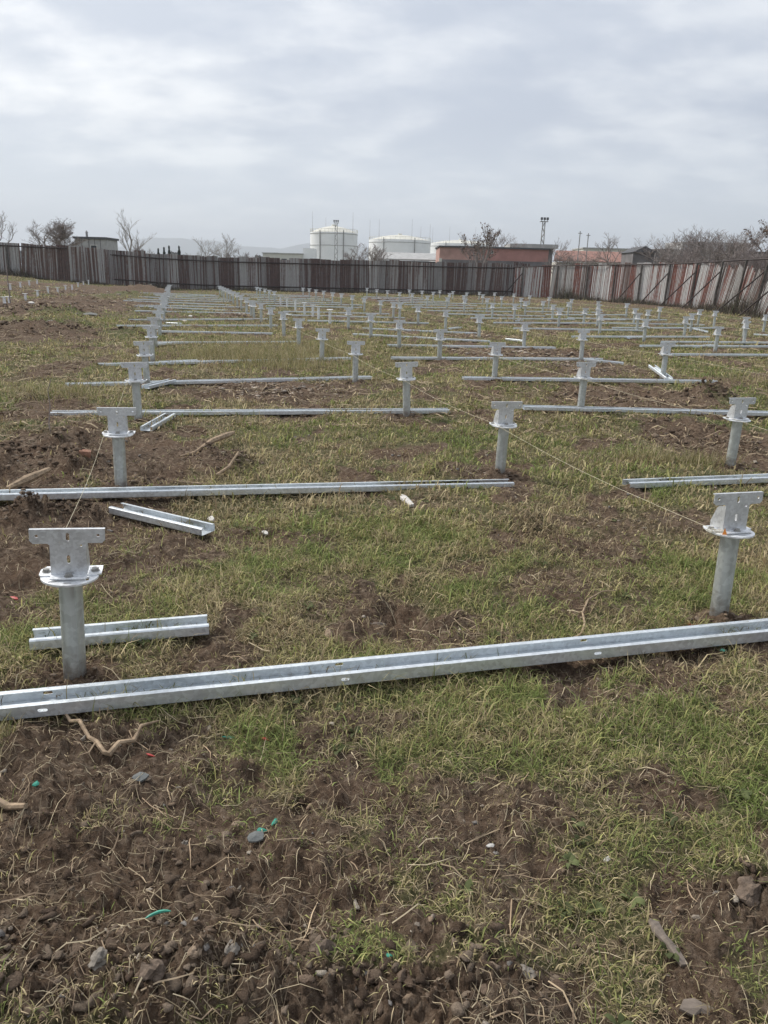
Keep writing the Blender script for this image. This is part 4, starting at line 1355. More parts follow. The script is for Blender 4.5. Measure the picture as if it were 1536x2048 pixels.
def blades(name, label, n, r0, r1, power, seed, lmin, lmax, wid, lay=0.6, keep=1.0, green=0.0, bare_keep=0.03):
    x, y, r, r_ = polar_samples(n, r0, r1, power, seed=seed)
    # tufts: each blade belongs to one of many tuft centres
    nt_ = max(10, n // 14)
    tx, ty, tr, _ = polar_samples(nt_, r0, r1, power, seed=seed + 500)
    ti = r_.integers(0, nt_, n)
    th_x, th_y, th_z = r_.uniform(0, 1, nt_), r_.uniform(0, 1, nt_), r_.uniform(0, 1, nt_)
    loose = r_.uniform(0, 1, n) < 0.45
    sp_ = (0.016 + 0.03 * th_x[ti]) * np.sqrt(np.maximum(1, tr[ti] / 2))
    x = np.where(loose, x, tx[ti] + r_.normal(0, 1, n) * sp_)
    y = np.where(loose, y, ty[ti] + r_.normal(0, 1, n) * sp_)
    r = np.hypot(x, y)
    m = dirt_mask(x, y)
    hx, hy = th_x[ti], np.where(loose, 0.25, th_y[ti])
    cov = 1 - m
    pk = np.clip(cov * 1.2 - 0.09 + 0.45 * fbm(x * 3.4, y * 3.4, 61, 4), bare_keep, 1) * keep
    ok = (r_.uniform(0, 1, n) < pk) & inside_fence(x, y)
    x, y, r, m, hx, hy = x[ok], y[ok], r[ok], m[ok], hx[ok], hy[ok]
    n = len(x)
    z = height(x, y) - 0.004
    g = green_zone(x, y) + green + r_.normal(0, 0.30, n) + np.where(loose[ok], -0.18, (th_z[ti][ok] - 0.5) * 0.9) - 0.45 * m
    ln = r_.uniform(lmin, lmax, n) * (0.45 + 1.25 * hy ** 1.5) * np.where(r_.uniform(0, 1, n) < 0.07, 1.7, 1) * (1 - 0.45 * m)
    w = wid * r_.uniform(0.6, 1.3, n) * np.sqrt(np.maximum(1.0, r / 2.2))
    ln = ln * np.maximum(1.0, r / 9) ** 0.28 * (0.62 + 0.38 * sstep(1.6, 2.5, r))
    az = r_.uniform(0, 2 * np.pi, n)
    la = np.abs(r_.normal(lay, 0.35, n))
    dx, dy = np.cos(az), np.sin(az)
    ux, uy = np.cos(az + 1.5708 + r_.normal(0, .5, n)), np.sin(az + 1.5708 + r_.normal(0, .5, n))
    la1, la2 = la * 0.7, np.minimum(la * 1.5 + 0.2, 1.75)
    p0 = np.stack([x, y, z], 1)
    d1 = np.stack([dx * np.sin(la1), dy * np.sin(la1), np.cos(la1)], 1)
    d2 = np.stack([dx * np.sin(la2), dy * np.sin(la2), np.cos(la2)], 1)
    p1 = p0 + d1 * (ln * 0.55)[:, None]
    p2 = p1 + d2 * (ln * 0.5)[:, None]
    p2[:, 2] = np.maximum(p2[:, 2], z + 0.004)
    side = np.stack([ux, uy, np.zeros(n)], 1) * (w * 0.5)[:, None]
    V = np.stack([p0 - side, p0 + side, p1 + side * 0.85, p1 - side * 0.85, p2], 1).reshape(-1, 3)
    b_ = np.arange(n)[:, None] * 5
    q = (b_ + np.array([0, 1, 2, 3])).astype(np.int32)
    t = (b_ + np.array([3, 2, 4])).astype(np.int32)
    flat = np.concatenate([q, t], 1).ravel()
    tot = np.tile([4, 3], n)
    G = np.array([0.165, 0.20, 0.062])
    YG = np.array([0.32, 0.295, 0.12])
    ST = np.array([0.39, 0.32, 0.19])
    BRN = np.array([0.24, 0.18, 0.11])
    a = sstep(-0.1, 0.45, g)[:, None]
    s_ = sstep(-0.45, 0.05, g)[:, None]
    c = np.where(r_.uniform(0, 1, n)[:, None] < 0.32 + 0.45 * m[:, None], BRN, ST) * (1 - s_) + s_ * (YG * (1 - a) + G * a)
    c = c * r_.uniform(0.6, 1.35, (n, 1)) * np.where(loose[ok], 1.0, 0.75 + 0.7 * th_x[ti][ok])[:, None] * 1.13
    C5 = np.repeat(c, 5, 0)
    o = bpy.data.objects.new(name, np_mesh(name, V, flat, tot, M_BLADE, C5))
    link(o)
    tag(o, label, 'grass', kind='stuff')


blades('near_grass', 'short mixed green and dry grass of the foreground', 210000, 1.1, 5.0, 0.9, 1, 0.028, 0.085, 0.0032, lay=0.95, green=-0.12, bare_keep=0.02)
blades('field_grass', 'low olive grass of the middle field', 270000, 4.6, 26.0, 1.35, 2, 0.035, 0.085, 0.0056, lay=0.8, green=-0.3)
blades('far_grass', 'faded grass of the far field up to the fence', 110000, 24.0, 75.0, 1.5, 3, 0.04, 0.09, 0.007, lay=0.7, green=-0.3)


def tall_tufts():
    """pale uncut grass left of centre and along a few beams"""
    r_ = np.random.default_rng(8)
    P = []
    for cx, cy, rx, ry, n in ((-2.6, 15.2, 2.2, 1.9, 3000), (-3.2, 15.0, .7, .5, 800), (-2.2, 14.4, .9, .4, 1100), (-1.5, 16.0, 1.0, .6, 900), (-1.4, 17.5, 1.4, 1.6, 900), (-3.4, 18.0, 1.2, 1.4, 700), (-1.6, 13.6, 1.0, .5, 700), (2.9, 7.0, 0.35, 0.18, 350), (2.4, 7.1, 0.4, 0.2, 300), (-4.2, 9.8, .8, .6, 700), (6.5, 13.2, 1.2, .6, 500), (1.15, 2.52, 0.3, 0.15, 260), (-1.36, 2.33, 0.09, 0.07, 420), (-1.42, 2.28, 0.1, 0.08, 300)):
        q = r_.normal(0, 0.5, (n, 2)) * (rx, ry) + (cx, cy)
        P.append(q)
    P = np.concatenate(P)
    x, y = P[:, 0], P[:, 1]
    n = len(x)
    z = height(x, y) - 0.01
    r = np.hypot(x, y)
    ln = np.clip(0.035 * r ** 0.8, 0.08, 0.24) * r_.uniform(0.35, 1.2, n)
    w = 0.0028 * np.sqrt(np.maximum(1, r / 2))
    az = r_.uniform(0, 2 * np.pi, n)
    la = np.abs(r_.normal(0.4, 0.3, n))
    p0 = np.stack([x, y, z], 1)
    d1 = np.stack([np.cos(az) * np.sin(la), np.sin(az) * np.sin(la), np.cos(la)], 1)
    d2 = np.stack([np.cos(az) * np.sin(la * 2 + .2), np.sin(az) * np.sin(la * 2 + .2), np.cos(la * 2 + .2)], 1)
    p1 = p0 + d1 * (ln * 0.6)[:, None]
    p2 = p1 + d2 * (ln * 0.45)[:, None]
    t2 = r_.uniform(0, 6.28, n)
    side = np.stack([np.cos(t2), np.sin(t2), 0 * t2], 1) * (w * 0.5)[:, None]
    V = np.stack([p0 - side, p0 + side, p1 + side * .8, p1 - side * .8, p2], 1).reshape(-1, 3)
    b_ = np.arange(n)[:, None] * 5
    flat = np.concatenate([b_ + np.array([0, 1, 2, 3]), b_ + np.array([3, 2, 4])], 1).ravel()
    cols = np.array([(0.46, 0.39, 0.24), (0.37, 0.31, 0.165), (0.25, 0.235, 0.095), (0.16, 0.18, 0.065)])
    c = cols[r_.choice(4, n, p=[.35, .3, .22, .13])] * r_.uniform(.7, 1.25, (n, 1))
    o = bpy.data.objects.new('tall_dry_grass', np_mesh('tall_dry_grass', V, flat, np.tile([4, 3], n), M_BLADE, np.repeat(c, 5, 0)))
    link(o)
    tag(o, 'taller pale dry grass left of centre around the sunk channels', 'grass', kind='stuff')


tall_tufts()


def rosettes():
    """low broad-leaved weeds scattered through the near turf"""
    x, y, r, r_ = polar_samples(230, 1.3, 9.0, 1.1, seed=91)
    ok = dirt_mask(x, y) < 0.6
    V, Fl, Cc = [], [], []
    for cx, cy in zip(x[ok], y[ok]):
        nl = r_.integers(4, 8)
        z0 = hz_at(cx, cy)
        col = np.array((0.105, 0.12, 0.05)) * r_.uniform(0.7, 1.5)
        ph = r_.uniform(0, 6.28)
        for q in range(nl):
            a = ph + 2 * math.pi * q / nl + r_.normal(0, .25)
            l_, w_ = r_.uniform(.018, .045), r_.uniform(.006, .011)
            d = np.array((math.cos(a), math.sin(a)))
            sd_ = np.array((-d[1], d[0]))
            b_ = len(V)
            for f_, ww, zz in ((0.05, .3, .006), (.45, 1.0, .016), (.8, .75, .018)):
                for sg in (-1, 1):
                    p = np.array((cx, cy)) + d * l_ * f_ + sd_ * sg * w_ * ww
                    V.append((p[0], p[1], z0 + zz + .003 * sg))
            p = np.array((cx, cy)) + d * l_
            V.append((p[0], p[1], z0 + .010))
            Fl += [(b_, b_ + 1, b_ + 3, b_ + 2), (b_ + 2, b_ + 3, b_ + 5, b_ + 4), (b_ + 4, b_ + 5, b_ + 6)]
            Cc += [col * r_.uniform(.85, 1.15)] * 7
    flat = np.array([i for f_ in Fl for i in f_])
    o = bpy.data.objects.new('low_weeds', np_mesh('low_weeds', np.array(V), flat, np.array([len(f_) for f_ in Fl]), M_BLADE, np.array(Cc)))
    link(o)
    tag(o, 'low broad-leaved weeds scattered through the near turf', 'weeds', kind='stuff')


rosettes()


def strands(name, label, n, r0, r1, power, seed, lmin, lmax, wid, cols, lift=0.012):
    """thin dry stalks and roots lying on the ground, three-sided ribbons with two bends"""
    x, y, r, r_ = polar_samples(n, r0, r1, power, seed=seed)
    ok = inside_fence(x, y) & (r_.uniform(0, 1, n) < 0.25 + 0.75 * sstep(-.1, .3, fbm(x * 1.3, y * 1.3, 71, 3) + 0.3 * dirt_mask(x, y)))
    x, y, r = x[ok], y[ok], r[ok]
    n = len(x)
    ln = r_.uniform(lmin, lmax, n) * np.maximum(1, r / 8) ** .4
    az = r_.uniform(0, 2 * np.pi, n)
    w = wid * r_.uniform(.5, 1.3, n) * np.sqrt(np.maximum(1, r / 2))
    pts = []
    px, py = x.copy(), y.copy()
    for k in range(4):
        zz = height(px, py) + 0.003 + lift * r_.uniform(0, 1, n) * np.maximum(1, r / 6) ** .3
        pts.append(np.stack([px, py, zz], 1))
        px = px + np.cos(az) * ln / 3
        py = py + np.sin(az) * ln / 3
        az = az + r_.normal(0, 0.30, n)
    V = []
    for k in range(4):
        d = pts[min(k + 1, 3)] - pts[max(k - 1, 0)]
        s = np.stack([-d[:, 1], d[:, 0], 0 * d[:, 0]], 1)
        s /= np.maximum(1e-6, np.linalg.norm(s, axis=1))[:, None]
        s = s * (w * (0.5 if k < 3 else 0.15))[:, None]
        s[:, 2] = w * 0.25
        V += [pts[k] - s, pts[k] + s]
    V = np.stack(V, 1).reshape(-1, 3)
    b_ = np.arange(n)[:, None] * 8
    flat = np.concatenate([b_ + np.array([2 * k, 2 * k + 1, 2 * k + 3, 2 * k + 2]) for k in range(3)], 1).ravel()
    c = np.array(cols)[r_.integers(0, len(cols), n)] * r_.uniform(.6, 1.25, (n, 1))
    o = bpy.data.objects.new(name, np_mesh(name, V, flat, np.full(n * 3, 4), M_STRAW, np.repeat(c, 8, 0)))
    link(o)
    tag(o, label, 'dead stalks', kind='stuff')


strands('dry_straw', 'dry straw-coloured stalks strewn over the near ground', 30000, 1.1, 9.0, 1.2, 21, 0.02, 0.10, 0.0016, [(0.392, 0.308, 0.196), (0.280, 0.210, 0.140), (0.182, 0.133, 0.091), (0.126, 0.098, 0.070), (0.504, 0.420, 0.280)], lift=0.008)
strands('field_straw', 'dry stalks strewn over the middle field', 26000, 8.0, 45.0, 1.5, 22, 0.08, 0.22, 0.005, [(0.392, 0.308, 0.196), (0.280, 0.210, 0.140), (0.168, 0.126, 0.084)], lift=0.03)
strands('loose_roots', 'pale loose roots and stems lying on the dug soil', 520, 1.15, 4.2, 1.0, 23, 0.05, 0.17, 0.0026, [(0.442, 0.338, 0.221), (0.338, 0.247, 0.163), (0.520, 0.429, 0.286)], lift=0.015)


def lumps(name, label, cat, n, r0, r1, power, seed, smin, smax, cols, need, sub=1, flat=0.75, expo=2.5, spots=None, rough=0.17):
    x, y, r, r_ = polar_samples(n, r0, r1, power, seed=seed)
    if spots is not None:
        q = np.concatenate([r_.normal(0, .5, (k_, 2)) * (rx, ry) + (cx, cy) for cx, cy, rx, ry, k_ in spots])
        x, y = q[:, 0], q[:, 1]
        r = np.hypot(x, y)
        n = len(x)
        ok = np.ones(n, bool)
    else:
        ok = inside_fence(x, y) & (r_.uniform(0, 1, n) < np.clip((dirt_mask(x, y) - need) * 2.0, 0, 1))
    x, y, r = x[ok], y[ok], r[ok]
    n = len(x)
    bm = bmesh.new()
    bmesh.ops.create_icosphere(bm, subdivisions=sub, radius=1.0)
    U = np.array([tuple(v_.co) for v_ in bm.verts])
    Fc = np.array([[v_.index for v_ in f_.verts] for f_ in bm.faces])
    bm.free()
    s = (smin + (smax - smin) * r_.uniform(0, 1, n) ** expo) * np.maximum(1, r / 4) ** .75
    sc = np.stack([s * r_.uniform(.6, 1.7, n), s * r_.uniform(.6, 1.3, n), s * flat * r_.uniform(.5, 1.1, n)], 1)
    jit = 1 + r_.normal(0, rough, (n, len(U), 1))
    cut = r_.normal(size=(n, 4, 3))
    cut /= np.linalg.norm(cut, axis=2)[:, :, None]
    dep = r_.uniform(0.35, 0.8, (n, 4))
    over = np.maximum(0, np.einsum('vk,nck->nvc', U, cut) - dep[:, None, :])          # planes that break pieces off
    Uc = U[None] - np.einsum('nvc,nck->nvk', over, cut)
    a = r_.uniform(0, 6.283, n)
    P = Uc * jit * sc[:, None, :]
    ca, sa = np.cos(a)[:, None], np.sin(a)[:, None]
    X_ = P[..., 0] * ca - P[..., 1] * sa
    Y_ = P[..., 0] * sa + P[..., 1] * ca
    Z_ = P[..., 2]
    z = height(x, y)
    V = np.stack([X_ + x[:, None], Y_ + y[:, None], Z_ + (z + sc[:, 2] * 0.12)[:, None]], -1).reshape(-1, 3)
    flat_i = (Fc[None] + (np.arange(n) * len(U))[:, None, None]).ravel()
    c = np.array(cols)[r_.integers(0, len(cols), n)] * r_.uniform(.75, 1.25, (n, 1))
    o = bpy.data.objects.new(name, np_mesh(name, V, flat_i, np.full(n * len(Fc), 3), M_CLOD, np.repeat(c, len(U), 0)))
    link(o)
    tag(o, label, cat, kind='stuff')


SOILC = [(0.165, 0.120, 0.087), (0.105, 0.074, 0.053), (0.215, 0.165, 0.122)]
lumps('soil_crumbs', 'fine brown soil crumbs on the bare near ground', 'soil', 26000, 1.1, 7.0, 1.0, 31, 0.0010, 0.0055, SOILC, 0.2, 1, rough=0.38, expo=3.0)
lumps('soil_clods', 'larger brown soil clods on the bare near ground', 'soil', 700, 1.15, 9.0, 0.9, 32, 0.003, 0.016, SOILC, 0.4, 2, rough=0.10, expo=4)
lumps('pebbles', 'small grey and tan pebbles scattered in the bare soil', 'pebbles', 2600, 1.15, 8.0, 1.0, 33, 0.002, 0.013, [(0.324, 0.270, 0.216), (0.230, 0.209, 0.189), (0.405, 0.351, 0.284), (0.297, 0.216, 0.149)], 0.3, 2, expo=3.5)
lumps('heap_clods', 'clods on the heaps of thrown-up soil', 'soil', 10, 1, 2, 1, 34, 0.0018, 0.020, SOILC, 0, 2, rough=0.12, expo=5,
      spots=[(st(3.03 + SP * k_, t_)[0], st(3.03 + SP * k_, t_)[1] - .03, .13, .11, 110) for k_ in range(4) for t_ in (-0.484, 2.577, 4.866)] + [(-2.28, 4.78, .22, .18, 450), (-1.95, 4.82, .2, .15, 270), (4.75, 11.3, .4, .35, 480), (-1.3, 6.45, .25, .25, 420), (-1.6, 6.7, .4, .25, 300), (-2.7, 6.2, .6, .4, 600), (-3.1, 6.8, .6, .5, 600), (-0.45, 1.42, .75, .16, 1100), (0.1, 1.42, .4, .12, 300), (-0.7, 1.75, .6, .3, 300), (1.05, 1.7, .12, .1, 120), (-2.0, 5.75, .4, .2, 360), (3.3, 11.0, 1.2, .6, 660), (3.5, 8.3, .7, .8, 600), (-9, 19.3, 1.6, 1.2, 780), (-11, 25, 1.6, 2, 660), (-7, 20, 1, 1, 450)])
lumps('rubble', 'broken pale rubble in the dug patches of the field', 'rubble', 10, 1, 2, 1, 35, 0.004, 0.022, [(0.38, 0.30, 0.23), (0.27, 0.20, 0.15), (0.46, 0.39, 0.32), (0.17, 0.125, 0.095)], 0, 1, flat=0.45, rough=0.3,
      spots=[(-1.5, 10.8, 1.0, .9, 840), (-1.9, 11.2, .7, .5, 280), (3.1, 17.4, 1.5, 1.5, 840), (3.3, 15.6, 1.4, .8, 600), (3.9, 14.4, .9, .6, 240), (0.2, 10.3, .5, .5, 28), (2.2, 22.3, .8, .9, 240), (0.5, 54, 2, 5, 280), (-5.8, 30.3, 1, 1.6, 240), (-11.5, 30, 2, 6, 320), (-16, 42, 3, 8, 240), (9, 62, 3, 4, 160), (5.6, 26.3, .8, 1, 140), (7.5, 31, 1, 1, 100)])


def brush():
    """dry scrub and creepers along the foot of the fence"""
    r_ = np.random.default_rng(44)
    path = [(-30, 59.3), (-23.5, 59.8), (-20.5, 63.2), (-14.6, 67.6), (-3.5, 71.0), (8.3, 73.0), (11.2, 72.8), (13.9, 70.6), (16.8, 66.2), (18.6, 60.6), (19.8, 55), (19.8, 50), (19.4, 45), (18.8, 40)]
    P = np.array(path)
    seg = np.concatenate([[0], np.cumsum(np.hypot(*np.diff(P, axis=0).T))])
    n = 20000
    q = r_.uniform(0, seg[-1], n)
    x = np.interp(q, seg, P[:, 0]) + r_.normal(0, .35, n)
    y = np.interp(q, seg, P[:, 1]) + r_.normal(0, .35, n)
    right = sstep(8, 14, x)
    clump = np.clip(0.5 + 1.6 * fbm(q * 0.35, q * 0, 81, 3), 0.12, 1.6)
    ln = r_.uniform(.15, .55, n) * clump * (1 + 1.3 * right * (fbm(q * .5, q * 0, 82, 2) > 0.1))
    z = height(x, y) - 0.03
    az, la = r_.uniform(0, 6.283, n), np.abs(r_.normal(.3, .35, n))
    d = np.stack([np.cos(az) * np.sin(la), np.sin(az) * np.sin(la), np.cos(la)], 1)
    p0 = np.stack([x, y, z], 1)
    p1 = p0 + d * (ln * .6)[:, None]
    p2 = p1 + (d + r_.normal(0, .5, (n, 3))) * (ln * .45)[:, None]
    t2 = r_.uniform(0, 6.28, n)
    side = np.stack([np.cos(t2), np.sin(t2), 0 * t2], 1) * 0.012
    V = np.stack([p0 - side, p0 + side, p1 + side * .8, p1 - side * .8, p2], 1).reshape(-1, 3)
    b_ = np.arange(n)[:, None] * 5
    flat = np.concatenate([b_ + np.array([0, 1, 2, 3]), b_ + np.array([3, 2, 4])], 1).ravel()
    cols = np.array([(0.12, 0.10, 0.08), (0.08, 0.065, 0.055), (0.19, 0.16, 0.11), (0.09, 0.10, 0.05)])
    c = cols[r_.choice(4, n, p=[.35, .3, .22, .13])] * r_.uniform(.7, 1.25, (n, 1))
    o = bpy.data.objects.new('fence_scrub', np_mesh('fence_scrub', V, flat, np.tile([4, 3], n), M_STRAW, np.repeat(c, 5, 0)))
    link(o)
    tag(o, 'dry brown scrub along the foot of the fence', 'scrub', kind='stuff')


brush()

# ------------------------------------------------------------------ single things lying about
def rock_mesh(name, sx, sy, sz, seed, mat, sub=3, amp=0.42, parent=None):
    r_ = np.random.default_rng(seed)
    bm = bmesh.new()
    bmesh.ops.create_icosphere(bm, subdivisions=sub, radius=1.0)
    for v_ in bm.verts:
        c = v_.co.copy()
        k_ = 1 + amp * float(fbm(np.array([c.x * 1.3 + c.z]), np.array([c.y * 1.3 + c.z * .7]), seed, 3)[0]) * 1.6
        c = c * k_
        v_.co = (c.x * sx, c.y * sy, c.z * sz)
    me = bpy.data.meshes.new(name)
    bm.to_mesh(me)
    bm.free()
    me.materials.append(mat)
    return me


def lay(name, me, x, y, label, cat, group=None, rotz=0.0, sink=0.0, tilt=(0, 0)):
    o = bpy.data.objects.new(name, me)
    zs = [hz_at(x + dx, y + dy) for dx, dy in ((0, 0), (.02, 0), (-.02, 0), (0, .02), (0, -.02))]
    o.location = (x, y, max(zs) - sink)
    o.rotation_euler = (tilt[0], tilt[1], rotz)
    link(o)
    tag(o, label, cat, group)
    return o


M_STONE = simple('grey_brown_stone', (0.212, 0.186, 0.156), 0.9, var=0.35, scale=40, bump=0.3)
M_STONE2 = simple('tan_stone', (0.272, 0.202, 0.141), 0.9, var=0.3, scale=40, bump=0.3)
M_SOILLUMP = simple('earth_lump', (0.150, 0.112, 0.084), 0.95, var=0.4, scale=50, bump=0.6)
M_SLATE = simple('grey_slate', (0.143, 0.149, 0.143), 0.7, var=0.25, scale=30)
M_GREEN = simple('turquoise_plastic', (0.06, 0.36, 0.25), 0.5, var=0.35, scale=20, spec=0.5)
M_REDP = simple('red_plastic', (0.50, 0.06, 0.05), 0.5, var=0.15, scale=20, spec=0.5)
M_BRICK = simple('dusty_brick', (0.32, 0.17, 0.115), 0.9, var=0.3, scale=30, bump=0.3)
M_WOOD = simple('dry_pale_wood', (0.34, 0.25, 0.165), 0.85, var=0.45, scale=26, bump=0.5, stretch=(1, 1, 1))
M_WOODG = simple('weathered_grey_wood', (0.194, 0.158, 0.128), 0.85, var=0.3, scale=14, stretch=(1, 6, 6))
M_PLASTER = simple('white_plaster', (0.62, 0.59, 0.54), 0.9, var=0.15, scale=30)

for x, y, a, b_, c_, mt, lab in ((0.37, 1.44, .036, .026, .022, M_STONE, 'oval grey stone in the bare soil at the bottom right of centre'),
                                 (1.02, 1.70, .075, .055, .05, M_SOILLUMP, 'big earth-caked lump near the bottom right edge'),
                                 (-0.41, 1.40, .026, .02, .018, M_STONE2, 'small tan stone at the bottom, left of centre'),
                                 (-0.64, 1.41, .045, .035, .03, M_STONE, 'rounded dark stone at the bottom left'),
                                 (-0.33, 1.43, .032, .026, .026, M_STONE, 'dull stone in the soil heap at the bottom centre'),
                                 (-0.42, 1.97, .028, .022, .018, M_STONE2, 'pale stone left of the turquoise scraps'),
                                 (-0.57, 1.90, .018, .015, .012, M_STONE, 'small grey stone left of the pale stone'),
                                 (-0.24, 3.26, .05, .035, .03, M_STONE2, 'pale stone in the dug hollow behind the nearest channel'),
                                 (-0.02, 3.42, .07, .02, .02, M_WOODG, 'flat sliver of pale wood in the dug hollow'),
                                 (-0.95, 1.72, .022, .018, .015, M_STONE2, 'orange-tan pebble at the left bottom edge'),
                                 (-1.85, 3.28, .05, .03, .02, M_STONE, 'grey stone left of the nearest left post'),
                                 (-0.5, 1.36, .05, .04, .035, M_SOILLUMP, 'crumbly soil lump at the bottom left of centre'),
                                 (-0.12, 1.47, .055, .04, .045, M_SOILLUMP, 'crumbly soil lump at the bottom centre')):
    lay('stone', rock_mesh('stone', a * .62, b_ * .62, c_ * .62, hash(lab) % 97 if False else int((x + 5) * 31 + y * 17) % 97, mt), x, y, lab, 'stone', 'loose stones and lumps', rotz=x * 7, sink=0.010)


def shard(name, pts, th, seed, mat):
    """a broken flat piece: outline with a bent middle, real thickness"""
    r_ = random.Random(seed)
    n = len(pts)
    top = [(p[0], p[1], th + r_.uniform(0, th)) for p in pts] + [(0, 0, th * 2.2)]
    bot = [(p[0], p[1], r_.uniform(-.2, .2) * th) for p in pts] + [(0, 0, th * 0.6)]
    v = top + bot
    f = [(i, (i + 1) % n, n) for i in range(n)] + [(n + 1 + (i + 1) % n, n + 1 + i, 2 * n + 1) for i in range(n)] + [(i, n + 1 + i, n + 1 + (i + 1) % n, (i + 1) % n) for i in range(n)]
    return MB().add(v, f).mesh(name, mat)


def poly(r0, r1, n, seed):
    r_ = random.Random(seed)
    return [(r0 * math.cos(2 * math.pi * i / n) * r_.uniform(.7, 1.15), r1 * math.sin(2 * math.pi * i / n) * r_.uniform(.7, 1.15)) for i in range(n)]


GP = 'turquoise plastic scraps on the near soil'
for x, y, a, b_, rz, lab in ((-0.31, 1.97, .024, .008, 1.3, 'upright turquoise plastic scrap at the grass edge, upper of two'), (-0.345, 1.925, .022, .012, 0.2, 'turquoise plastic scrap beside the grey slate, lower of two'),
                             (0.04, 1.46, .012, .008, .4, 'tiny turquoise plastic scrap at the bottom centre'), (-1.07, 2.05, .016, .012, .9, 'small green plastic scrap at the left of the bare soil'),
                             (1.56, 3.17, .03, .012, .5, 'green plastic scrap in front of the nearest channel at the right'), (-0.54, 2.42, .03, .007, .2, 'dull teal plastic strip just in front of the nearest channel')):
    lay('plastic_scrap', shard('plastic_scrap', [(p[0] * random.uniform(.5, 1.1), p[1] * random.uniform(.5, 1.2)) for p in poly(a, b_, 6, int(a * 1e4))], 0.003, 3, M_GREEN), x, y, lab, 'plastic scrap', GP, rotz=rz, tilt=(0.5, 0.2))
pp = [(-0.032 + 0.064 * q, 0.012 * math.sin(q * 2.6), 0.006 + 0.004 * q) for q in np.linspace(0, 1, 9)]
lay('plastic_strip', MB().tube(pp, [.001, .003, .004, .004, .0045, .004, .004, .003, .001], 6).mesh('plastic_strip', M_GREEN), -0.55, 1.57, 'curved turquoise plastic strip on bare soil at the lower left', 'plastic scrap', rotz=0.25)
for x, y, a, b_, lab in ((-0.41, 2.405, .022, .008, 'red plastic bit in front of the nearest channel, left of centre'), (-0.79, 2.31, .03, .004, 'thin red plastic sliver beside the forked branch'), (-1.82, 3.51, .03, .014, 'red plastic bit on soil left of the nearest left post')):
    lay('plastic_bit', shard('plastic_bit', [(p[0] * random.uniform(.5, 1.1), p[1] * random.uniform(.5, 1.2)) for p in poly(a, b_, 6, int(a * 1e4))], 0.003, 5, M_REDP), x, y, lab, 'plastic scrap', 'red plastic bits', rotz=-.3, tilt=(.3, .1))
for x, y, a, lab in ((-0.352, 1.885, .028, 'dark grey slate chip below the turquoise scraps'), (-0.78, 2.16, .03, 'pale grey slate chip on the left bare soil')):
    lay('slate_chip', shard('slate_chip', poly(a, a * .65, 8, int(a * 1e4)), 0.005, 7, M_SLATE), x, y, lab, 'slate', rotz=.2, tilt=(.25, -.1))
bmx = MB().box(-.045, .045, -.03, .03, -.02, .03)
lay('brick', bmx.mesh('brick', M_BRICK), -2.47, 6.16, 'broken orange brick on soil left of the second post', 'brick', rotz=.3, tilt=(.1, .15))


def stick(name, pts, rads, label, mat=M_WOOD, cat='stick', n=7, group=None):
    P = []
    for x, y, dz in pts:
        P.append((x, y, hz_at(x, y) + dz))
    o = MB().tube(P, rads, n).build(name, mat, smooth=True)
    tag(o, label, cat, group)
    return o


GW = 'sticks and pieces of wood on the ground'
fb = stick('forked_branch', [(-1.17, 2.50, .03), (-1.12, 2.44, .028), (-1.075, 2.415, .020), (-1.02, 2.35, .022), (-0.985, 2.325, .014), (-0.945, 2.285, .016), (-0.925, 2.282, .018), (-0.905, 2.325, .020), (-0.87, 2.375, .026), (-0.855, 2.42, .026), (-0.80, 2.455, .035)], [.004, .0065, .0075, .007, .009, .009, .012, .009, .009, .0065, .0025], 'forked pale branch on soil below the nearest channel', group=GW)
tw_ = MB().tube([(-0.985, 2.325, hz_at(-0.985, 2.325) + .014), (-0.99, 2.27, hz_at(-0.99, 2.27) + .018), (-1.01, 2.24, hz_at(-1.01, 2.24) + .02)], [.004, .003, .0015], 5).build('side_twig', M_WOOD, fb)
stick('thick_stick', [(-1.24, 2.03, .012), (-1.14, 1.995, .016), (-1.065, 1.965, .012)], [.012, .012, .009], 'short thick pale stick at the left edge', group=GW)
stick('curved_root', [(0.87, 3.25, .012), (0.95, 3.32, .02), (0.99, 3.42, .03), (1.01, 3.55, .02), (1.07, 3.68, .03), (1.17, 3.79, .04), (1.27, 3.86, .02)], [.006, .006, .0055, .005, .0045, .004, .003], 'long curved pale root on turf left of the near right post', cat='root', group=GW)
stick('thin_sapling', [(-3.33, 7.5, -.02), (-3.345, 7.52, .12), (-3.32, 7.53, .30), (-3.335, 7.55, .45), (-3.30, 7.57, .56)], [.006, .006, .005, .004, .0025], 'thin dark upright twig standing by the left end of a channel', mat=M_TWIG, cat='twig', group=GW)
tw = stick('thin_rod', [(-12.9, 27.0, -.05), (-12.9, 27.0, .9), (-12.88, 27.0, 1.25)], [.02, .018, .012], 'thin dark rod standing among the short posts at the far left', mat=M_TWIG, cat='rod', group=GW)
stick('split_log', [(-1.78, 6.50, .03), (-1.68, 6.62, .04), (-1.58, 6.85, .07), (-1.50, 7.15, .09), (-1.47, 7.3, .10)], [.008, .016, .026, .03, .015], 'split grey log lying beside the dug soil right of the second post', mat=M_WOOD, cat='log', group=GW)
stick('broken_stick', [(-2.70, 5.28, .03), (-2.64, 5.45, .04), (-2.58, 5.72, .05)], [.015, .035, .02], 'broken piece of pale wood left of the second post', cat='wood', group=GW)
stick('long_stick', [(-1.66, 5.72, .015), (-1.55, 5.74, .02), (-1.42, 5.80, .02), (-1.33, 5.82, .015)], [.006, .01, .011, .008], 'straight pale stick right of the second post', group=GW)
stick('bent_stick', [(-1.36, 6.0, .02), (-1.28, 6.12, .05), (-1.23, 6.3, .09)], [.012, .014, .008], 'bent pale stick at the soil heap right of the second post', group=GW)
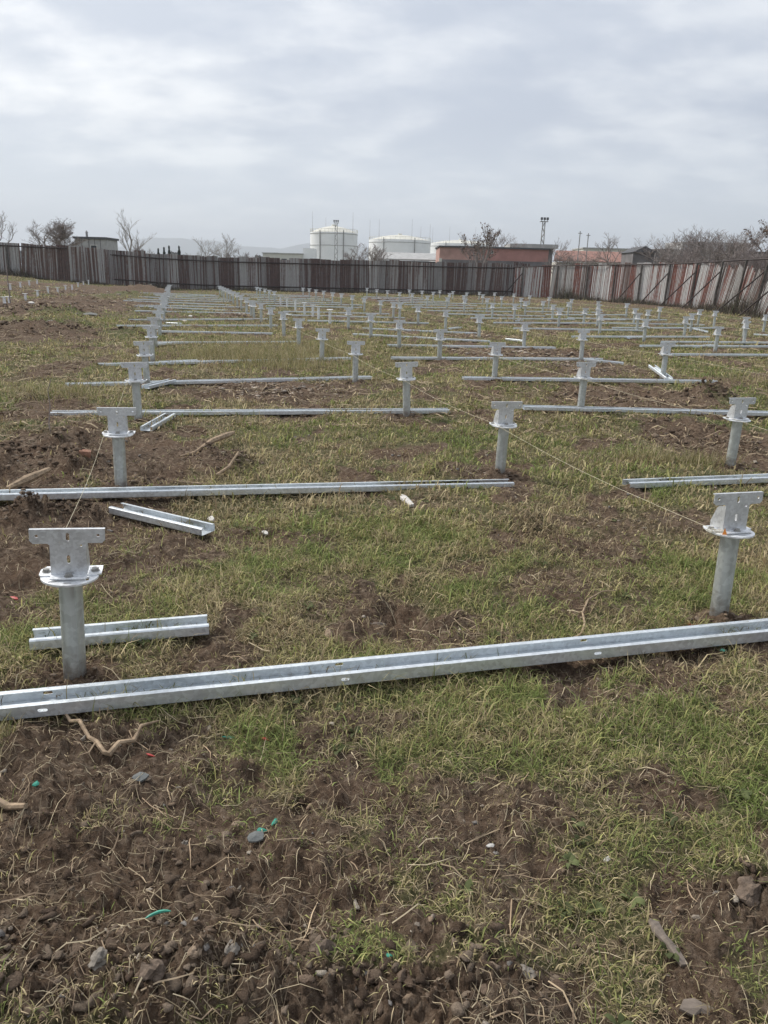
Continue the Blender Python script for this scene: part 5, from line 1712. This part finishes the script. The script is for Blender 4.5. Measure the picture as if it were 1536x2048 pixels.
lay('wood_chip', shard('wood_chip', [(-.02, -.13), (.02, -.12), (.025, .1), (.0, .14), (-.03, .08)], 0.012, 3, M_PLASTER), 0.165, 5.42, 'flat white splinter lying just below the second channel', 'wood', rotz=.25)
lay('bark_piece', shard('bark_piece', [(-.012, -.055), (.006, -.06), (.014, -.02), (.010, .02), (.02, .055), (.002, .07), (-.012, .04), (-.006, 0)], 0.006, 5, M_WOODG), 0.74, 1.53, 'strip of grey bark in soil at the bottom right', 'bark', rotz=.5, tilt=(.2, .1))
lay('bark_piece', shard('bark_piece', [(-.05, -.008), (-.02, -.018), (.0, -.008), (.035, -.014), (.045, .006), (.015, .012), (-.012, .02), (-.035, .016)], 0.006, 9, M_WOODG), 0.76, 1.365, 'curled grey bark piece at the bottom right corner', 'bark', rotz=-.1, tilt=(.25, .1))
for x, y, a, lab in ((0.34, 1.88, .014, 'small white chip in the turf right of centre'), (0.67, 1.83, .016, 'pale chip on the torn turf at the right'), (-0.76, 4.68, .035, 'pale flat chip right of the short channel on the grass'), (-1.17, 4.98, .05, 'pale splinter behind the short channel on the grass'), (-9.3, 24.6, .2, 'broad pale slab fragment on the left mound'), (-9.0, 21.0, .1, 'white lump on the dark soil at the left'), (-12.9, 28.6, .14, 'white bag scrap by the thin dark rod'), (-3.9, 14.0, .07, 'white fragment in grass by the fourth post of the leftmost row'), (-6.6, 25.5, .09, 'white scrap in grass right of the leftmost row'), (-6.9, 27.5, .1, 'white scrap in far grass right of the leftmost row')):
    lay('pale_chip', shard('pale_chip', poly(a, a * .5, 7, int(abs(x) * 100)), a * .18, 11, M_PLASTER), x, y, lab, 'chip', 'pale chips and fragments', rotz=x, tilt=(.25, .05))
M_SPRAY = simple('red_marker_paint', (0.36, 0.075, 0.045), 0.9, var=0.4, scale=60)
mb = MB()
for q in range(90):
    a, d = random.uniform(0, 6.28), abs(random.gauss(0, .04))
    x, y = 1.52 + d * math.cos(a), 3.44 + d * math.sin(a) * .8
    z = hz_at(x, y) + 0.002
    l_ = random.uniform(.02, .05)
    b_ = random.uniform(0, 6.28)
    mb.add([(x, y, z), (x + .003, y + .003, z), (x + l_ * .5 * math.cos(b_), y + l_ * .5 * math.sin(b_), z + l_ * .7)], [(0, 1, 2)])
o = mb.build('paint_marked_grass', M_SPRAY)
tag(o, 'grass sprayed red at the foot of the near right post', 'grass', kind='stuff')

# ------------------------------------------------------------------ haze
hb = MB().box(-6200, 6200, -6200, 6200, -4, 260)
m = bpy.data.materials.new('thin_haze')
m.use_nodes = True
m.node_tree.nodes.clear()
vp = m.node_tree.nodes.new('ShaderNodeVolumePrincipled')
vp.inputs['Color'].default_value = (0.86, 0.91, 0.97, 1)
vp.inputs['Density'].default_value = 0.00033
vp.inputs['Anisotropy'].default_value = 0.2
mo = m.node_tree.nodes.new('ShaderNodeOutputMaterial')
m.node_tree.links.new(vp.outputs[0], mo.inputs['Volume'])
o = hb.build('haze', m)
tag(o, 'thin pale haze over the whole field', 'haze', kind='stuff')
